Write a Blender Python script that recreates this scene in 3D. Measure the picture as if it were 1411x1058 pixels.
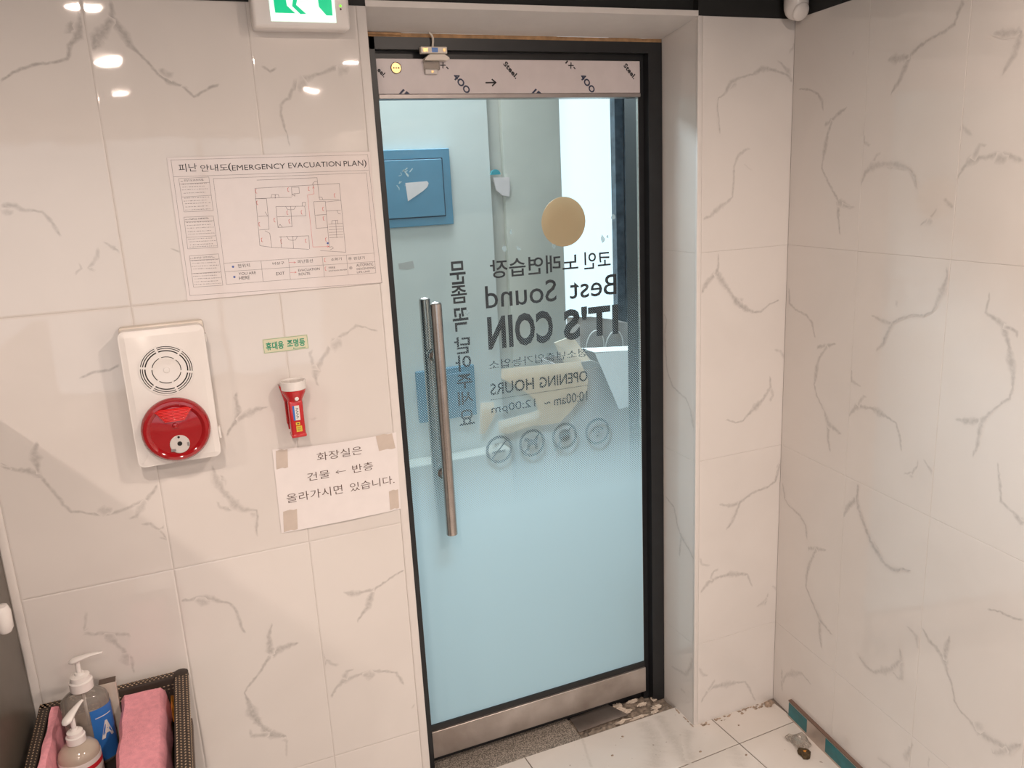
import bpy, bmesh, math, random
from mathutils import Vector, Matrix
random.seed(7)
S = bpy.context.scene
for o in list(bpy.data.objects): bpy.data.objects.remove(o)
COL = S.collection
PI = math.pi

# light levels
LAMP_W = [(12, 10, 10), (16.5, 11.5, 11), (19, 13, 12)]
HALL_W = 8
FILM_FILL_W = 45
WIN_E = 0.95
FILL_E = 0.85
FILM_C = (0.58, 0.80, 0.90)

# ------------------------------------------------------------ camera, world, lights, exposure
cam = bpy.data.objects.new('camera', bpy.data.cameras.new('camera'))
COL.objects.link(cam)
cam.data.sensor_width = 36.0
cam.data.lens = 28.32
cam.data.clip_start = 0.02
CPOS = Vector((0.0983, -1.8373, 1.6519))
def _basis(yaw, pitch, roll):
    f = Vector((math.sin(yaw) * math.cos(pitch), math.cos(yaw) * math.cos(pitch), math.sin(pitch)))
    r = Vector((math.cos(yaw), -math.sin(yaw), 0)); u = r.cross(f)
    c, s = math.cos(roll), math.sin(roll)
    return c * r + s * u, -s * r + c * u, f
_r, _u, _f = _basis(0.3843, -0.2420, -0.0501)
cam.matrix_world = Matrix(((_r.x, _u.x, -_f.x, CPOS.x), (_r.y, _u.y, -_f.y, CPOS.y), (_r.z, _u.z, -_f.z, CPOS.z), (0, 0, 0, 1)))
S.camera = cam

w = bpy.data.worlds.new('world'); S.world = w; w.use_nodes = True
w.node_tree.nodes['Background'].inputs[0].default_value = (0.75, 0.88, 1.0, 1)
w.node_tree.nodes['Background'].inputs[1].default_value = 0.15
S.view_settings.view_transform = 'Standard'
S.view_settings.look = 'None'
S.view_settings.gamma = 1.0
S.view_settings.use_curve_mapping = False
S.view_settings.exposure = 0.0

WARM = (1.0, 0.815, 0.69)
def area(name, loc, rot, size, power, color, shape='DISK', size_y=None, spread=180):
    l = bpy.data.lights.new(name, 'AREA'); l.shape = shape; l.size = size
    if size_y: l.size_y = size_y
    l.energy = power; l.color = color; l.spread = math.radians(spread)
    o = bpy.data.objects.new(name, l); COL.objects.link(o); o.location = loc; o.rotation_euler = rot
    return o
ZC = 2.30                       # black ceiling height
LAMPS = [(x, y) for x in (-1.20, -0.07, 1.06) for y in (-1.40, -2.50, -3.68)]
for i, (x, y) in enumerate(LAMPS):
    area('downlight_bulb', (x, y, ZC - 0.004), (0, 0, 0), 0.10, LAMP_W[i // 3][i % 3], WARM, spread=175)
# unseen cool fill added in the hallway: one under its ceiling, one aimed at the door film
area('hallway_fill', (0.9, 0.75, 2.68), (0, 0, 0), 0.5, HALL_W, (0.90, 0.96, 0.97), spread=180)
area('film_fill', (0.95, 1.20, 2.45), (math.radians(-58), 0, 0), 0.9, FILM_FILL_W, (0.82, 0.94, 1.0), 'RECTANGLE', 0.25, spread=150)

# ------------------------------------------------------------ measured data (metres on the real planes)
VEINS = """
L 80 -158 1886 7 -140 1898 7 -121 1908 7 -99 1915 7 -75 1918 7 -51 1922 7 -40 1926 7 -35 1933 9 -32 1950 11 -23 1958 16 -11 1974 23 -6 1989 18 -5 2009 11 -4 2031 21
L 60 -20 1995 7 -24 1983 24 -26 1974 29 -21 1971 7
L 80 53 2033 9 51 2016 11 49 2002 16 56 1988 21 67 1970 23 73 1954 21 85 1941 7 97 1926 7 108 1911 7 119 1896 9 132 1886 11 149 1880 9 160 1877 7 170 1871 7
L 70 49 2002 11 39 1986 21 26 1973 26 15 1963 31 12 1952 21 6 1940 9
L 60 118 1910 9 130 1902 21 145 1895 16
L 80 349 1912 7 333 1905 7 317 1917 7
L 80 157 1878 7 178 1857 7 198 1866 7 211 1874 7 231 1881 7
L 60 -197 1661 18 -184 1662 18 -171 1658 11 -157 1649 9 -142 1649 7 -129 1645 7 -121 1636 9 -115 1623 9 -110 1609 9 -105 1595 7
L 50 -199 1652 11 -189 1649 18 -176 1646 9
L 35 -102 1583 7 -96 1575 7
L 60 -31 1583 6 -19 1571 9 -7 1564 11 -3 1553 6
L 60 -7 1564 9 -3 1569 6
L 50 -41 1572 4 -45 1557 11 -52 1544 9 -67 1531 9 -62 1528 11 -54 1522 9
L 50 -93 1521 7 -78 1531 7 -80 1544 4
L 70 91 1559 4 111 1548 6
L 80 -119 1309 4 -105 1313 7 -91 1318 7 -75 1319 7 -60 1319 7 -50 1324 7 -38 1327 7
L 65 -285 1157 5 -274 1141 11 -258 1136 11 -239 1130 16 -225 1122 22 -219 1112 9 -209 1089 9 -197 1068 9 -189 1045 9 -177 1027 7 -157 1022 7 -135 1013 9 -108 1008 9 -86 1011 11 -57 1018 11 -32 1025 11 -17 1039 11 -2 1056 5
L 65 -224 1120 9 -222 1137 11 -222 1154 24 -222 1171 16 -212 1190 5
L 50 -130 1023 16 -116 1017 25 -98 1015 11
L 50 -32 1025 9 -45 1010 19 -56 990 9 -73 989 9
L 50 -51 973 5 -32 969 9 -15 951 9 -1 960 5
L 50 -15 951 7 -3 924 7 -18 935 5
L 30 -65 915 9 -54 917 9
L 75 148 1140 7 161 1156 7 175 1172 11 181 1190 19 181 1208 11 178 1225 11 186 1236 4
L 70 175 1172 11 191 1181 16 209 1188 21 227 1193 11 248 1193 4
L 60 113 1080 5 113 1057 11 116 1038 24 124 1018 16 135 1000 16 146 979 25 161 962 16 191 954 7 193 938 9 187 916 9 185 889 5
L 50 125 1055 9 126 1036 24 127 1021 9
L 50 110 994 5 115 976 11 134 969 11 152 970 11
L 35 177 953 5 189 937 17
L 30 228 909 9 234 910 9
L 60 -286 1152 5 -269 1137 7
L 55 -198 748 10 -178 738 10 -160 736 10 -136 726 10 -114 720 12 -111 710 7
L 60 -160 734 7 -149 721 23 -139 704 12 -129 686 12 -125 669 10
L 50 -124 678 12 -125 661 29 -126 643 12
L 50 -115 670 7 -115 650 10 -116 622 5
L 40 -184 796 10 -190 773 7 -196 752 7 -185 754 7
L 65 2 773 7 26 770 10 47 769 20 71 761 20 88 748 10 106 741 7 116 720 10 120 699 10 123 678 10 130 654 5
L 60 34 769 12 49 757 23 65 750 17
L 70 194 666 5 182 637 12 181 609 21 180 583 24
L 70 180 581 18 206 593 21 224 596 18 249 596 5
L 75 180 583 12 162 560 10 141 535 8 118 514 8 110 501 5 114 481 10 118 454 28 127 424 25 138 399 13 153 372 28 183 358 13 191 348 5
L 50 131 454 8 124 430 25 130 423 8
L 55 111 402 5 111 381 13 131 376 13 153 372 13
L 40 182 349 13 190 338 8 185 295 5
L 75 533 724 5 510 721 7 479 707 7 444 691 10 433 673 21 423 646 18 407 632 10 392 612 5
L 65 366 703 5 387 692 18 413 691 12 444 690 12
L 50 301 556 8 303 518 8 309 532 13 322 515 10 338 507 8
L 65 308 425 8 325 450 10 345 462 22 370 466 10 399 469 10 428 464 13 462 453 8 479 444 8 490 418 11 495 402 5
L 55 374 486 8 355 487 10 343 468 21
L 55 391 465 10 410 458 28 427 455 10
L 35 508 328 8 522 340 5
L 35 499 501 10 508 503 10
L 25 352 558 8 362 561 8
L 30 457 587 10 460 586 10
L 60 361 1224 4 357 1243 9 358 1257 21 366 1270 19 379 1290 11 394 1309 11 410 1325 16 425 1335 11 443 1342 7 461 1355 9 482 1349 4 496 1342 7 511 1335 4
L 50 398 1308 26 412 1317 26 427 1323 16
L 50 353 1272 11 354 1286 9 350 1304 9 360 1310 7
L 45 355 1264 26 358 1276 7
L 30 359 1203 11 365 1206 9
L 30 330 1154 4 340 1150 9 352 1149 5
L 60 356 1754 4 354 1779 4 348 1804 7 346 1824 7 347 1838 7 354 1846 7 366 1852 9 374 1867 11 386 1881 21 402 1888 26 421 1897 11 443 1904 9 459 1910 11 481 1916 11 497 1918 9
L 50 387 1863 11 396 1878 31 407 1886 31
L 50 472 1906 21 485 1908 26 502 1909 16
P 60 1451 1753 5 1448 1787 5 1442 1820 5 1446 1843 5 1467 1856 8 1484 1881 19 1509 1892 8 1552 1901 8 1580 1915 20 1606 1915 14 1640 1907 8 1670 1898 11 1686 1881 14
P 50 1631 1937 8 1651 1924 8 1666 1909 24 1679 1887 11
P 40 1477 1865 8 1498 1881 23 1502 1887 8
P 40 1668 1955 9 1683 1966 9 1688 1986 6
R 60 25 1862 6 69 1855 8 107 1840 8 124 1822 11 132 1794 5
R 60 223 1795 5 198 1788 13 169 1771 13 137 1761 11
R 60 169 1771 13 154 1742 11 145 1704 19 138 1671 8 136 1654 8 167 1614 8 205 1574 11 210 1569 22 245 1558 13 272 1556 5
R 70 206 1572 19 209 1530 11 219 1487 5
P 55 1400 1539 8 1425 1546 11 1450 1565 22 1472 1576 11 1495 1592 8 1498 1631 8 1498 1671 8 1513 1700 11 1542 1715 8 1553 1713 5
P 20 1528 1676 5 1559 1657 5
R 30 230 1914 8 241 1922 8
R 65 559 1967 17 549 1951 12 539 1926 9 515 1916 10 483 1910 7 454 1901 10 421 1884 12 409 1861 18 397 1838 18 383 1825 12 368 1807 5
R 60 351 1886 5 374 1883 24 404 1882 18 421 1883 12
R 60 636 1891 7 664 1886 19 701 1883 21 696 1863 19 688 1839 19 676 1826 11 665 1810 4
R 60 286 1611 5 301 1639 13 320 1652 24 364 1658 10 402 1654 20 440 1645 7 460 1626 10 469 1598 5
R 50 350 1681 8 334 1679 10 317 1649 13
R 45 372 1655 12 392 1647 23
R 45 284 1739 5 289 1711 13 312 1699 10
R 60 575 1614 5 594 1643 11 610 1656 24 645 1659 11 668 1663 16 701 1659 16 734 1648 7
R 50 646 1682 7 628 1683 11 613 1656 16
R 50 668 1658 21 697 1650 21
R 45 574 1715 7 582 1721 16 608 1702 7
R 50 546 1580 9 571 1562 12 573 1558 7
R 50 484 1521 5 507 1534 9 532 1557 7
R 40 504 1533 23 522 1526 9
R 50 220 1562 13 269 1556 5
R 30 476 1582 7 477 1575 7
P 70 1452 1446 5 1451 1412 8 1447 1394 22 1470 1363 22 1492 1336 11 1515 1307 23 1545 1285 20 1576 1272 8 1598 1272 8 1628 1289 8 1663 1298 6
P 65 1446 1394 19 1423 1376 19 1408 1359 19 1398 1341 5
P 45 1518 1316 14 1537 1305 23
P 40 1649 1157 6 1673 1148 14 1689 1129 14 1688 1121 6
P 65 1484 973 6 1519 957 8 1546 960 9 1568 979 11 1591 995 27 1614 1012 11 1641 1047 14 1637 1081 6
P 50 1641 1047 12 1650 1020 12 1638 1002 12
P 50 1674 788 12 1686 817 6
R 60 13 1332 6 17 1289 9 47 1274 8 97 1265 8 122 1247 11 137 1207 5
R 65 225 1207 5 190 1197 14 145 1183 11
R 60 190 1197 11 156 1153 11 149 1118 20 142 1079 8 154 1051 8 189 1016 8 209 984 20 237 977 14 264 969 8
R 65 209 984 20 211 941 11 222 907 6
J 50 136 1270 8 123 1249 8 134 1209 11 128 1151 8 120 1100 8 92 1060 8 25 1038 8 4 1014 8 -12 960 11
R 65 571 1436 5 572 1408 9 562 1383 22 553 1361 12 540 1335 7 516 1323 7 480 1319 7 447 1307 7 420 1290 12 404 1261 12 395 1238 13 371 1215 5
R 60 420 1290 12 391 1291 13 348 1301 5
R 45 568 1403 9 569 1384 17
R 40 429 1348 10 431 1330 10
R 60 685 1395 4 684 1374 7 679 1351 9 704 1341 11 724 1331 21 740 1298 11 749 1264 26 757 1243 16 761 1212 7 755 1188 9 734 1169 7 715 1150 7 696 1126 16 691 1096 12 690 1071 12 680 1039 5
R 60 724 1331 11 747 1327 9 757 1323 11 758 1310 4
R 60 696 1125 16 657 1113 19 625 1110 5
R 60 286 1026 5 316 1062 19 364 1068 8 391 1066 24 418 1062 10 452 1055 8 469 1027 10 478 988 5
R 50 350 1090 8 338 1093 10 318 1062 13
R 50 286 1156 5 291 1122 13 328 1114 5
R 55 546 993 5 572 972 10 573 962 5
R 50 488 936 5 515 948 10 530 969 7 532 986 5
R 45 509 943 13 520 936 10
P 70 1686 815 6 1679 782 15 1668 749 9 1640 737 9 1583 729 9 1540 708 12 1525 676 15 1513 650 12 1490 631 6
P 60 1686 815 6 1689 783 12
P 60 1464 718 6 1500 705 15 1540 706 15
P 60 1402 447 6 1433 477 21 1469 483 9 1509 483 25 1574 467 9 1593 419 6
P 50 1468 510 9 1449 506 9 1436 481 15
P 40 1401 563 9 1405 541 12 1437 527 9
P 45 1668 405 10 1694 383 13
P 45 1619 353 16 1644 348 13 1656 385 6
R 60 13 746 6 27 699 6 49 686 6 103 676 9 130 656 12 139 615 6
R 60 227 621 6 183 607 15 144 590 12
R 60 183 607 12 157 551 15 144 503 12 144 467 9 180 429 9 212 397 15 271 380 6
R 60 212 397 15 213 356 12 225 313 6
J 55 134 705 9 86 687 9 69 640 9 48 605 12 6 580 9 -16 558 9
J 55 48 605 12 57 537 9
R 70 337 857 8 335 817 11 343 792 14 366 759 14 394 722 13 419 702 22 452 681 11 483 682 11 511 698 8 537 705 5
R 65 335 817 19 305 784 20 286 745 6
R 50 398 720 22 425 708 13
R 60 743 1049 5 754 1000 9 760 969 9 791 956 9 818 938 22
R 50 804 950 16 817 947 16
R 70 753 719 5 785 729 7 817 731 7 841 740 5
R 65 582 581 5 606 559 13 629 552 13 656 535 22 665 512 10 681 490 8 694 453 8 709 439 8 736 433 10 763 424 25 784 423 18 816 428 18 839 432 24 869 468 5
R 60 665 604 5 657 572 21 656 535 13
R 50 749 438 10 766 434 28 775 428 13
R 50 800 407 8 805 397 13 825 416 18 839 432 13
R 55 377 380 6 405 365 12 435 367 9 473 395 27 493 412 14 525 458 14 518 487 5
R 50 525 458 20 532 409 14 522 402 8 499 409 6
R 45 534 558 5 555 551 11 568 546 19 576 515 5
R 50 467 131 6 521 139 9
R 50 557 194 14 571 218 27 582 261 6
R 40 636 261 6 636 229 6
P 55 1407 72 6 1431 105 16 1455 114 13 1504 108 31 1542 102 10 1576 94 10 1593 63 10 1617 11 7
P 50 1461 139 10 1443 118 16 1431 105 13
P 40 1400 199 12 1412 170 13 1433 158 10
P 40 1610 348 6 1635 353 16 1653 370 6
R 50 42 134 7 45 89 13 48 56 7
R 50 47 90 13 66 126 13 98 152 27 141 180 10 189 170 6
J 45 102 135 7 21 153 16 -5 194 16 -13 230 16
J 40 52 85 10 21 87 13
F 35 1249 66 39 1247 2 53 1218 -66 52 1175 -128 51
F 35 1312 69 31 1292 -31 38 1283 -98 45 1262 -156 29
F 30 1358 -32 31 1315 -84 23 1285 -148 30
F 30 1429 -150 45 1423 -187 52 1392 -235 44
F 30 1046 80 10 1021 -9 9 1010 -48 9
F 20 1275 -23 23 1216 -35 23
"""
P_LINES="""1175 17346 5229 17326 5303 14476 1162 14579 1175 17346
1182 17015 5220 16991
1939 16947 5166 16936 5178 14714 1920 14747 1939 16947
1927 15196 5184 15163
1927 15017 5186 14973
2689 15184 2681 14738
3272 15184 3261 14733
4006 15173 4007 14723
4543 15168 4544 14720
1271 16975 1856 16984 1854 16301 1281 16306 1271 16975
1272 16867 1855 16874
1274 16606 1856 16614
1266 16200 1840 16190 1845 15539 1251 15549 1266 16200
1269 16103 1841 16095
1261 15786 1846 15780
1264 15404 1843 15401 1845 14736 1257 14748 1264 15404
1264 15308 1843 15297
1253 15033 1845 15024"""
P_PLAN="""2807 16880 4070 16878 4075 16412
2746 16713 4054 16729 4541 16735 4538 15231
3729 15357 2946 15458 2704 15511 2746 16713
4538 15231 3977 15310
2727 16499 3482 16495
3506 16702 3495 16511
3516 16701 3662 16694 3658 16566 3500 16556
2727 16499 2957 16487 2948 16124 2744 16129
2948 16124 2936 15846 2733 15842
2940 15758 2946 15458
3132 16312 3741 16289 3747 16084 3131 16096 3132 16312
3443 16298 3423 15867 3126 15869 3131 16096
3127 15668 3761 15649 3748 15363
3163 15673 3147 15443
3418 15666 3403 15407
3945 16373 4196 16370 4192 16086 3940 16083 3945 16373
3986 16081 4192 16086 4191 15800 3938 15799 3941 16066
4075 16412 4506 16390
4194 16353 4533 16371
4199 16157 4512 16157
4192 16086 4183 15367
4217 15870 4528 15869
4214 15809 4525 15808
4212 15752 4523 15750
4209 15691 4521 15688
4207 15633 4519 15630
4205 15576 4517 15572
4381 15939 4368 15564
4289 15866 4297 15944 4425 15947 4424 15864
3688 16292 3697 16368 3768 16372 3759 16288
4429 16162 4458 16089 4504 16075
2897 16214 2938 16125
3051 16499 3076 16567 3144 16564 3142 16488
3135 16488 3151 16563 3212 16560 3222 16497
2850 15817 2940 15758
4062 16465 4134 16462 4146 16408
3339 16300 3367 16240 3435 16229
3435 16229 3506 16232 3547 16292
3285 15675 3328 15590 3397 15575
3408 15574 3469 15580 3512 15656
3126 15869 3175 15936 3220 15870
3980 16697 3961 16751 4009 16801 4062 16798
4183 15367 4240 15381 4272 15342 4196 15312
3507 16556 3554 16509 3561 16571"""
P_RED="""3971 16680 3970 16540 3826 16519 3824 15401 4185 15385
4136 15407 4185 15385 4133 15371
3951 16657 3973 16698 3986 16655
3274 15105 3415 15093
3381 15114 3415 15093 3377 15078
3277 14884 3409 14880
3375 14901 3409 14880 3371 14865"""
P_EXT=[(2762,16651),(3431,16653),(3869,16650),(4414,16483),(2757,16411),(4132,16204),(4122,16001),(3359,16170),(3663,16160),(3072,16030),(3380,15986),(2748,15963),(2759,15630),(3161,15567),(3685,15547),(4128,15541),(4056,15093),(4051,14903)]
P_MICRO=[(1300,16911,1750,16915),(1320,16851,1809,16855),(1320,16795,1752,16798),(1302,16740,1812,16743),(1322,16673,1754,16675),(1323,16574,1815,16574),(1305,16515,1757,16515),(1324,16461,1817,16460),(1325,16397,1759,16396),(1307,16335,1819,16333),(1280,16139,1751,16135),(1300,16081,1811,16076),(1301,16020,1753,16015),(1282,15964,1813,15957),(1302,15895,1755,15889),(1303,15841,1815,15833),(1285,15740,1758,15732),(1304,15685,1818,15675),(1305,15623,1760,15614),(1286,15577,1821,15566),(1275,15342,1751,15329),(1295,15292,1811,15278),(1295,15237,1753,15224),(1277,15176,1814,15160),(1297,15119,1755,15105),(1298,15022,1816,15005),(1279,14968,1758,14952),(1299,14911,1819,14893),(1300,14848,1760,14832),(1281,14794,1821,14774)]
P_TXT=[('피난', 1298, 17105, 1649, 17265), ('안내도', 1716, 17092, 2259, 17234), ('(', 2259, 17077, 2330, 17248), ('EMERGENCY', 2337, 17094, 3424, 17203), ('EVACUATION', 3488, 17098, 4617, 17209), ('PLAN', 4678, 17092, 5114, 17207), (')', 5125, 17051, 5186, 17225), ('현위치', 2197, 15075, 2445, 15154), ('YOU ARE', 2195, 14917, 2554, 14975), ('HERE', 2193, 14818, 2413, 14891), ('비상구', 2923, 15076, 3172, 15138), ('EXIT', 2973, 14849, 3153, 14913), ('피난동선', 3458, 15068, 3789, 15143), ('EVACUATION', 3452, 14887, 3920, 14943), ('ROUTE', 3454, 14800, 3701, 14859), ('소화기', 4189, 15064, 4428, 15129), ('FIRE', 4124, 14897, 4268, 14936), ('EXTINGUISHER', 4117, 14831, 4532, 14859), ('완강기', 4700, 15045, 4951, 15114), ('AUTOMATIC', 4749, 14889, 5134, 14954), ('DESCENDING', 4749, 14814, 5168, 14858), ('LIFE LINE', 4746, 14744, 5042, 14782), ('피난시 대처방법', 1368, 16925, 1736, 16955), ('소화기 사용방법', 1358, 16144, 1723, 16170), ('완강기 사용방법', 1347, 15350, 1710, 15370)]
P_DOT=[(4156, 15460), (2100, 15108), (2100, 14890)]
P_CIR=[(4617, 15085), (4616, 14874)]
# ------------------------------------------------------------ materials
MATS = {}
def nodes(name):
    m = bpy.data.materials.new(name); m.use_nodes = True
    nt = m.node_tree; b = nt.nodes['Principled BSDF']; MATS[name] = m
    return m, nt, b
def _s(b, k, v):
    if k in b.inputs: b.inputs[k].default_value = v
def N(nt, t, **kw):
    n = nt.nodes.new(t)
    for k, v in kw.items():
        if k.startswith('_'): setattr(n, k[1:], v)
        else: n.inputs[k].default_value = v
    return n
def pos(nt): return nt.nodes.new('ShaderNodeNewGeometry').outputs['Position']
def plain(name, col, rough=0.5, metal=0.0, noise=0.06, scale=30, bump=0.0, coat=0.0, emit=None, es=1.0, bscale=None, spec=0.5):
    m, nt, b = nodes(name)
    _s(b, 'Roughness', rough); _s(b, 'Metallic', metal); _s(b, 'Coat Weight', coat); _s(b, 'Specular IOR Level', spec)
    tc = nt.nodes.new('ShaderNodeTexCoord')
    n = N(nt, 'ShaderNodeTexNoise', Scale=scale, Detail=4.0)
    nt.links.new(tc.outputs['Object'], n.inputs['Vector'])
    r = nt.nodes.new('ShaderNodeValToRGB')
    r.color_ramp.elements[0].position = 0.3; r.color_ramp.elements[1].position = 0.7
    r.color_ramp.elements[0].color = tuple(c * (1 - noise) for c in col) + (1,)
    r.color_ramp.elements[1].color = tuple(min(1, c * (1 + noise)) for c in col) + (1,)
    nt.links.new(n.outputs['Fac'], r.inputs['Fac']); nt.links.new(r.outputs['Color'], b.inputs['Base Color'])
    if bump:
        n2 = N(nt, 'ShaderNodeTexNoise', Scale=bscale or scale * 4, Detail=5.0)
        nt.links.new(tc.outputs['Object'], n2.inputs['Vector'])
        bp = N(nt, 'ShaderNodeBump', Strength=bump, Distance=0.002)
        nt.links.new(n2.outputs['Fac'], bp.inputs['Height']); nt.links.new(bp.outputs['Normal'], b.inputs['Normal'])
    if emit:
        b.inputs['Emission Color'].default_value = emit + (1,); b.inputs['Emission Strength'].default_value = es
    return m

def tile_mat(name, base, vein, cloud, rough, wavy=0.12, grime=False):
    """glazed marble-print tile: 'vein' attribute carries the printed vein strength"""
    m, nt, b = nodes(name)
    _s(b, 'Roughness', rough); _s(b, 'Specular IOR Level', 0.5)
    P = pos(nt)
    n = N(nt, 'ShaderNodeTexNoise', Scale=3.5, Detail=3.0, Distortion=0.6); nt.links.new(P, n.inputs['Vector'])
    r = nt.nodes.new('ShaderNodeValToRGB')
    r.color_ramp.elements[0].position = 0.35; r.color_ramp.elements[0].color = cloud + (1,)
    r.color_ramp.elements[1].position = 0.6; r.color_ramp.elements[1].color = base + (1,)
    nt.links.new(n.outputs['Fac'], r.inputs['Fac'])
    at = nt.nodes.new('ShaderNodeAttribute'); at.attribute_name = 'vein'
    # broken, cloudy edge inside each vein
    n3 = N(nt, 'ShaderNodeTexNoise', Scale=140.0, Detail=4.0); nt.links.new(P, n3.inputs['Vector'])
    mr = N(nt, 'ShaderNodeMapRange'); mr.inputs['From Min'].default_value = 0.32; mr.inputs['From Max'].default_value = 0.6
    mr.inputs['To Min'].default_value = 0.55; mr.inputs['To Max'].default_value = 1.0
    nt.links.new(n3.outputs['Fac'], mr.inputs['Value'])
    mu = nt.nodes.new('ShaderNodeMath'); mu.operation = 'MULTIPLY'
    nt.links.new(at.outputs['Fac'], mu.inputs[0]); nt.links.new(mr.outputs['Result'], mu.inputs[1])
    mx = nt.nodes.new('ShaderNodeMix'); mx.data_type = 'RGBA'; mx.clamp_factor = True
    nt.links.new(mu.outputs[0], mx.inputs['Factor']); nt.links.new(r.outputs['Color'], mx.inputs['A']); mx.inputs['B'].default_value = vein + (1,)
    last = mx.outputs['Result']
    if grime:
        # brown dirt specks trodden into the glaze
        v = N(nt, 'ShaderNodeTexNoise', Scale=55.0, Detail=3.0); nt.links.new(P, v.inputs['Vector'])
        rr = nt.nodes.new('ShaderNodeValToRGB'); rr.color_ramp.elements[0].position = 0.70; rr.color_ramp.elements[1].position = 0.76
        rr.color_ramp.elements[1].color = (0.6, 0.6, 0.6, 1)
        nt.links.new(v.outputs['Fac'], rr.inputs['Fac'])
        m2 = nt.nodes.new('ShaderNodeMix'); m2.data_type = 'RGBA'
        nt.links.new(rr.outputs['Color'], m2.inputs['Factor']); nt.links.new(last, m2.inputs['A']); m2.inputs['B'].default_value = (0.16, 0.11, 0.08, 1)
        last = m2.outputs['Result']
    nt.links.new(last, b.inputs['Base Color'])
    n2 = N(nt, 'ShaderNodeTexNoise', Scale=9.0, Detail=2.0); nt.links.new(P, n2.inputs['Vector'])
    n4 = N(nt, 'ShaderNodeTexNoise', Scale=220.0, Detail=1.0); nt.links.new(P, n4.inputs['Vector'])
    ad = nt.nodes.new('ShaderNodeMath'); ad.operation = 'MULTIPLY_ADD'; ad.inputs[1].default_value = 0.012
    nt.links.new(n4.outputs['Fac'], ad.inputs[0]); nt.links.new(n2.outputs['Fac'], ad.inputs[2])
    bp = N(nt, 'ShaderNodeBump', Strength=wavy, Distance=0.004)
    nt.links.new(ad.outputs[0], bp.inputs['Height']); nt.links.new(bp.outputs['Normal'], b.inputs['Normal'])
    return m
tile_mat('wall_tile', (0.70, 0.665, 0.64), (0.33, 0.31, 0.30), (0.675, 0.64, 0.615), 0.035)
tile_mat('floor_tile', (0.66, 0.62, 0.585), (0.33, 0.30, 0.27), (0.60, 0.56, 0.52), 0.22, grime=True)
plain('grout', (0.55, 0.51, 0.48), 0.8)
plain('floor_grout', (0.20, 0.165, 0.14), 0.9)
plain('trim_white', (0.70, 0.665, 0.64), 0.45, noise=0.02)
plain('black_paint', (0.012, 0.0125, 0.0125), 0.75, noise=0.1)
plain('frame_black', (0.012, 0.013, 0.015), 0.38, noise=0.15)
plain('dark_panel', (0.11, 0.094, 0.075), 0.32, noise=0.06, coat=0.0, spec=0.3)
plain('plaster', (0.78, 0.74, 0.70), 0.8)
plain('wood_raw', (0.36, 0.21, 0.10), 0.75, noise=0.25, scale=60)
plain('steel', (0.50, 0.46, 0.43), 0.26, 1.0, noise=0.08)
plain('chrome', (0.66, 0.64, 0.62), 0.12, 1.0, noise=0.03)
plain('protective_film', (0.60, 0.545, 0.55), 0.35, noise=0.03, coat=0.2)
plain('rail_lip', (0.33, 0.30, 0.29), 0.35, 0.6)
plain('ink', (0.016, 0.014, 0.018), 0.55, noise=0.1)
plain('ink_navy', (0.02, 0.03, 0.07), 0.5)
plain('ink_grey', (0.08, 0.065, 0.07), 0.6)
plain('ink_red', (0.62, 0.10, 0.09), 0.6)
plain('ink_blue', (0.08, 0.13, 0.40), 0.6)
plain('ink_brown', (0.10, 0.06, 0.05), 0.6)
plain('paper', (0.78, 0.74, 0.735), 0.6, noise=0.02, bump=0.15, bscale=14)
plain('laminate', (0.73, 0.67, 0.655), 0.08, noise=0.02, coat=0.4)
plain('tape', (0.58, 0.50, 0.44), 0.35)
plain('plastic_white', (0.76, 0.73, 0.71), 0.22, noise=0.015)
plain('plastic_cream', (0.66, 0.60, 0.53), 0.35, noise=0.03)
plain('plastic_grey', (0.58, 0.54, 0.52), 0.35, noise=0.03)
plain('void', (0.012, 0.012, 0.012), 0.8)
plain('red_plastic', (0.33, 0.008, 0.012), 0.10, noise=0.05, coat=0.6)
plain('red_lens', (0.75, 0.03, 0.03), 0.08, noise=0.1, coat=0.8)
plain('torch_red', (0.50, 0.018, 0.022), 0.22, noise=0.05, coat=0.4)
plain('yellow_label', (0.72, 0.55, 0.05), 0.4)
plain('blue_label', (0.03, 0.16, 0.50), 0.3)
plain('green_ink', (0.02, 0.30, 0.17), 0.5)
plain('sticker', (0.66, 0.64, 0.47), 0.4, noise=0.02)
plain('led_green', (0.1, 0.5, 0.02), 0.3, emit=(0.25, 0.9, 0.05), es=1.2)
plain('sign_green', (0.0, 0.45, 0.20), 0.3, emit=(0.0, 0.55, 0.24), es=0.75)
plain('sign_white', (0.8, 0.9, 0.85), 0.3, emit=(0.68, 0.98, 0.86), es=0.72)
plain('brass', (0.62, 0.42, 0.20), 0.3, 0.9)
plain('gold_disc', (0.62, 0.42, 0.25), 0.35, 0.35, noise=0.05, scale=8)
plain('pink_cloth', (0.80, 0.34, 0.40), 0.95, noise=0.10, scale=90, bump=0.9, bscale=500)
plain('weave_dark', (0.035, 0.024, 0.018), 0.6)
plain('weave_tan', (0.36, 0.26, 0.17), 0.5, noise=0.2)
plain('orange_bag', (0.62, 0.24, 0.03), 0.3, noise=0.3)
plain('silver_pack', (0.72, 0.66, 0.58), 0.25, 0.3, noise=0.1)
plain('label_white', (0.72, 0.69, 0.67), 0.4)
plain('label_red', (0.55, 0.02, 0.03), 0.4)
plain('gel', (0.42, 0.36, 0.30), 0.12, noise=0.05)
plain('stool_wood', (0.09, 0.06, 0.045), 0.5)
plain('teal_film', (0.01, 0.14, 0.16), 0.30, noise=0.2, scale=40)
plain('strip_metal', (0.50, 0.42, 0.37), 0.35, 0.5)
plain('strip_edge', (0.16, 0.10, 0.075), 0.5)
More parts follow.
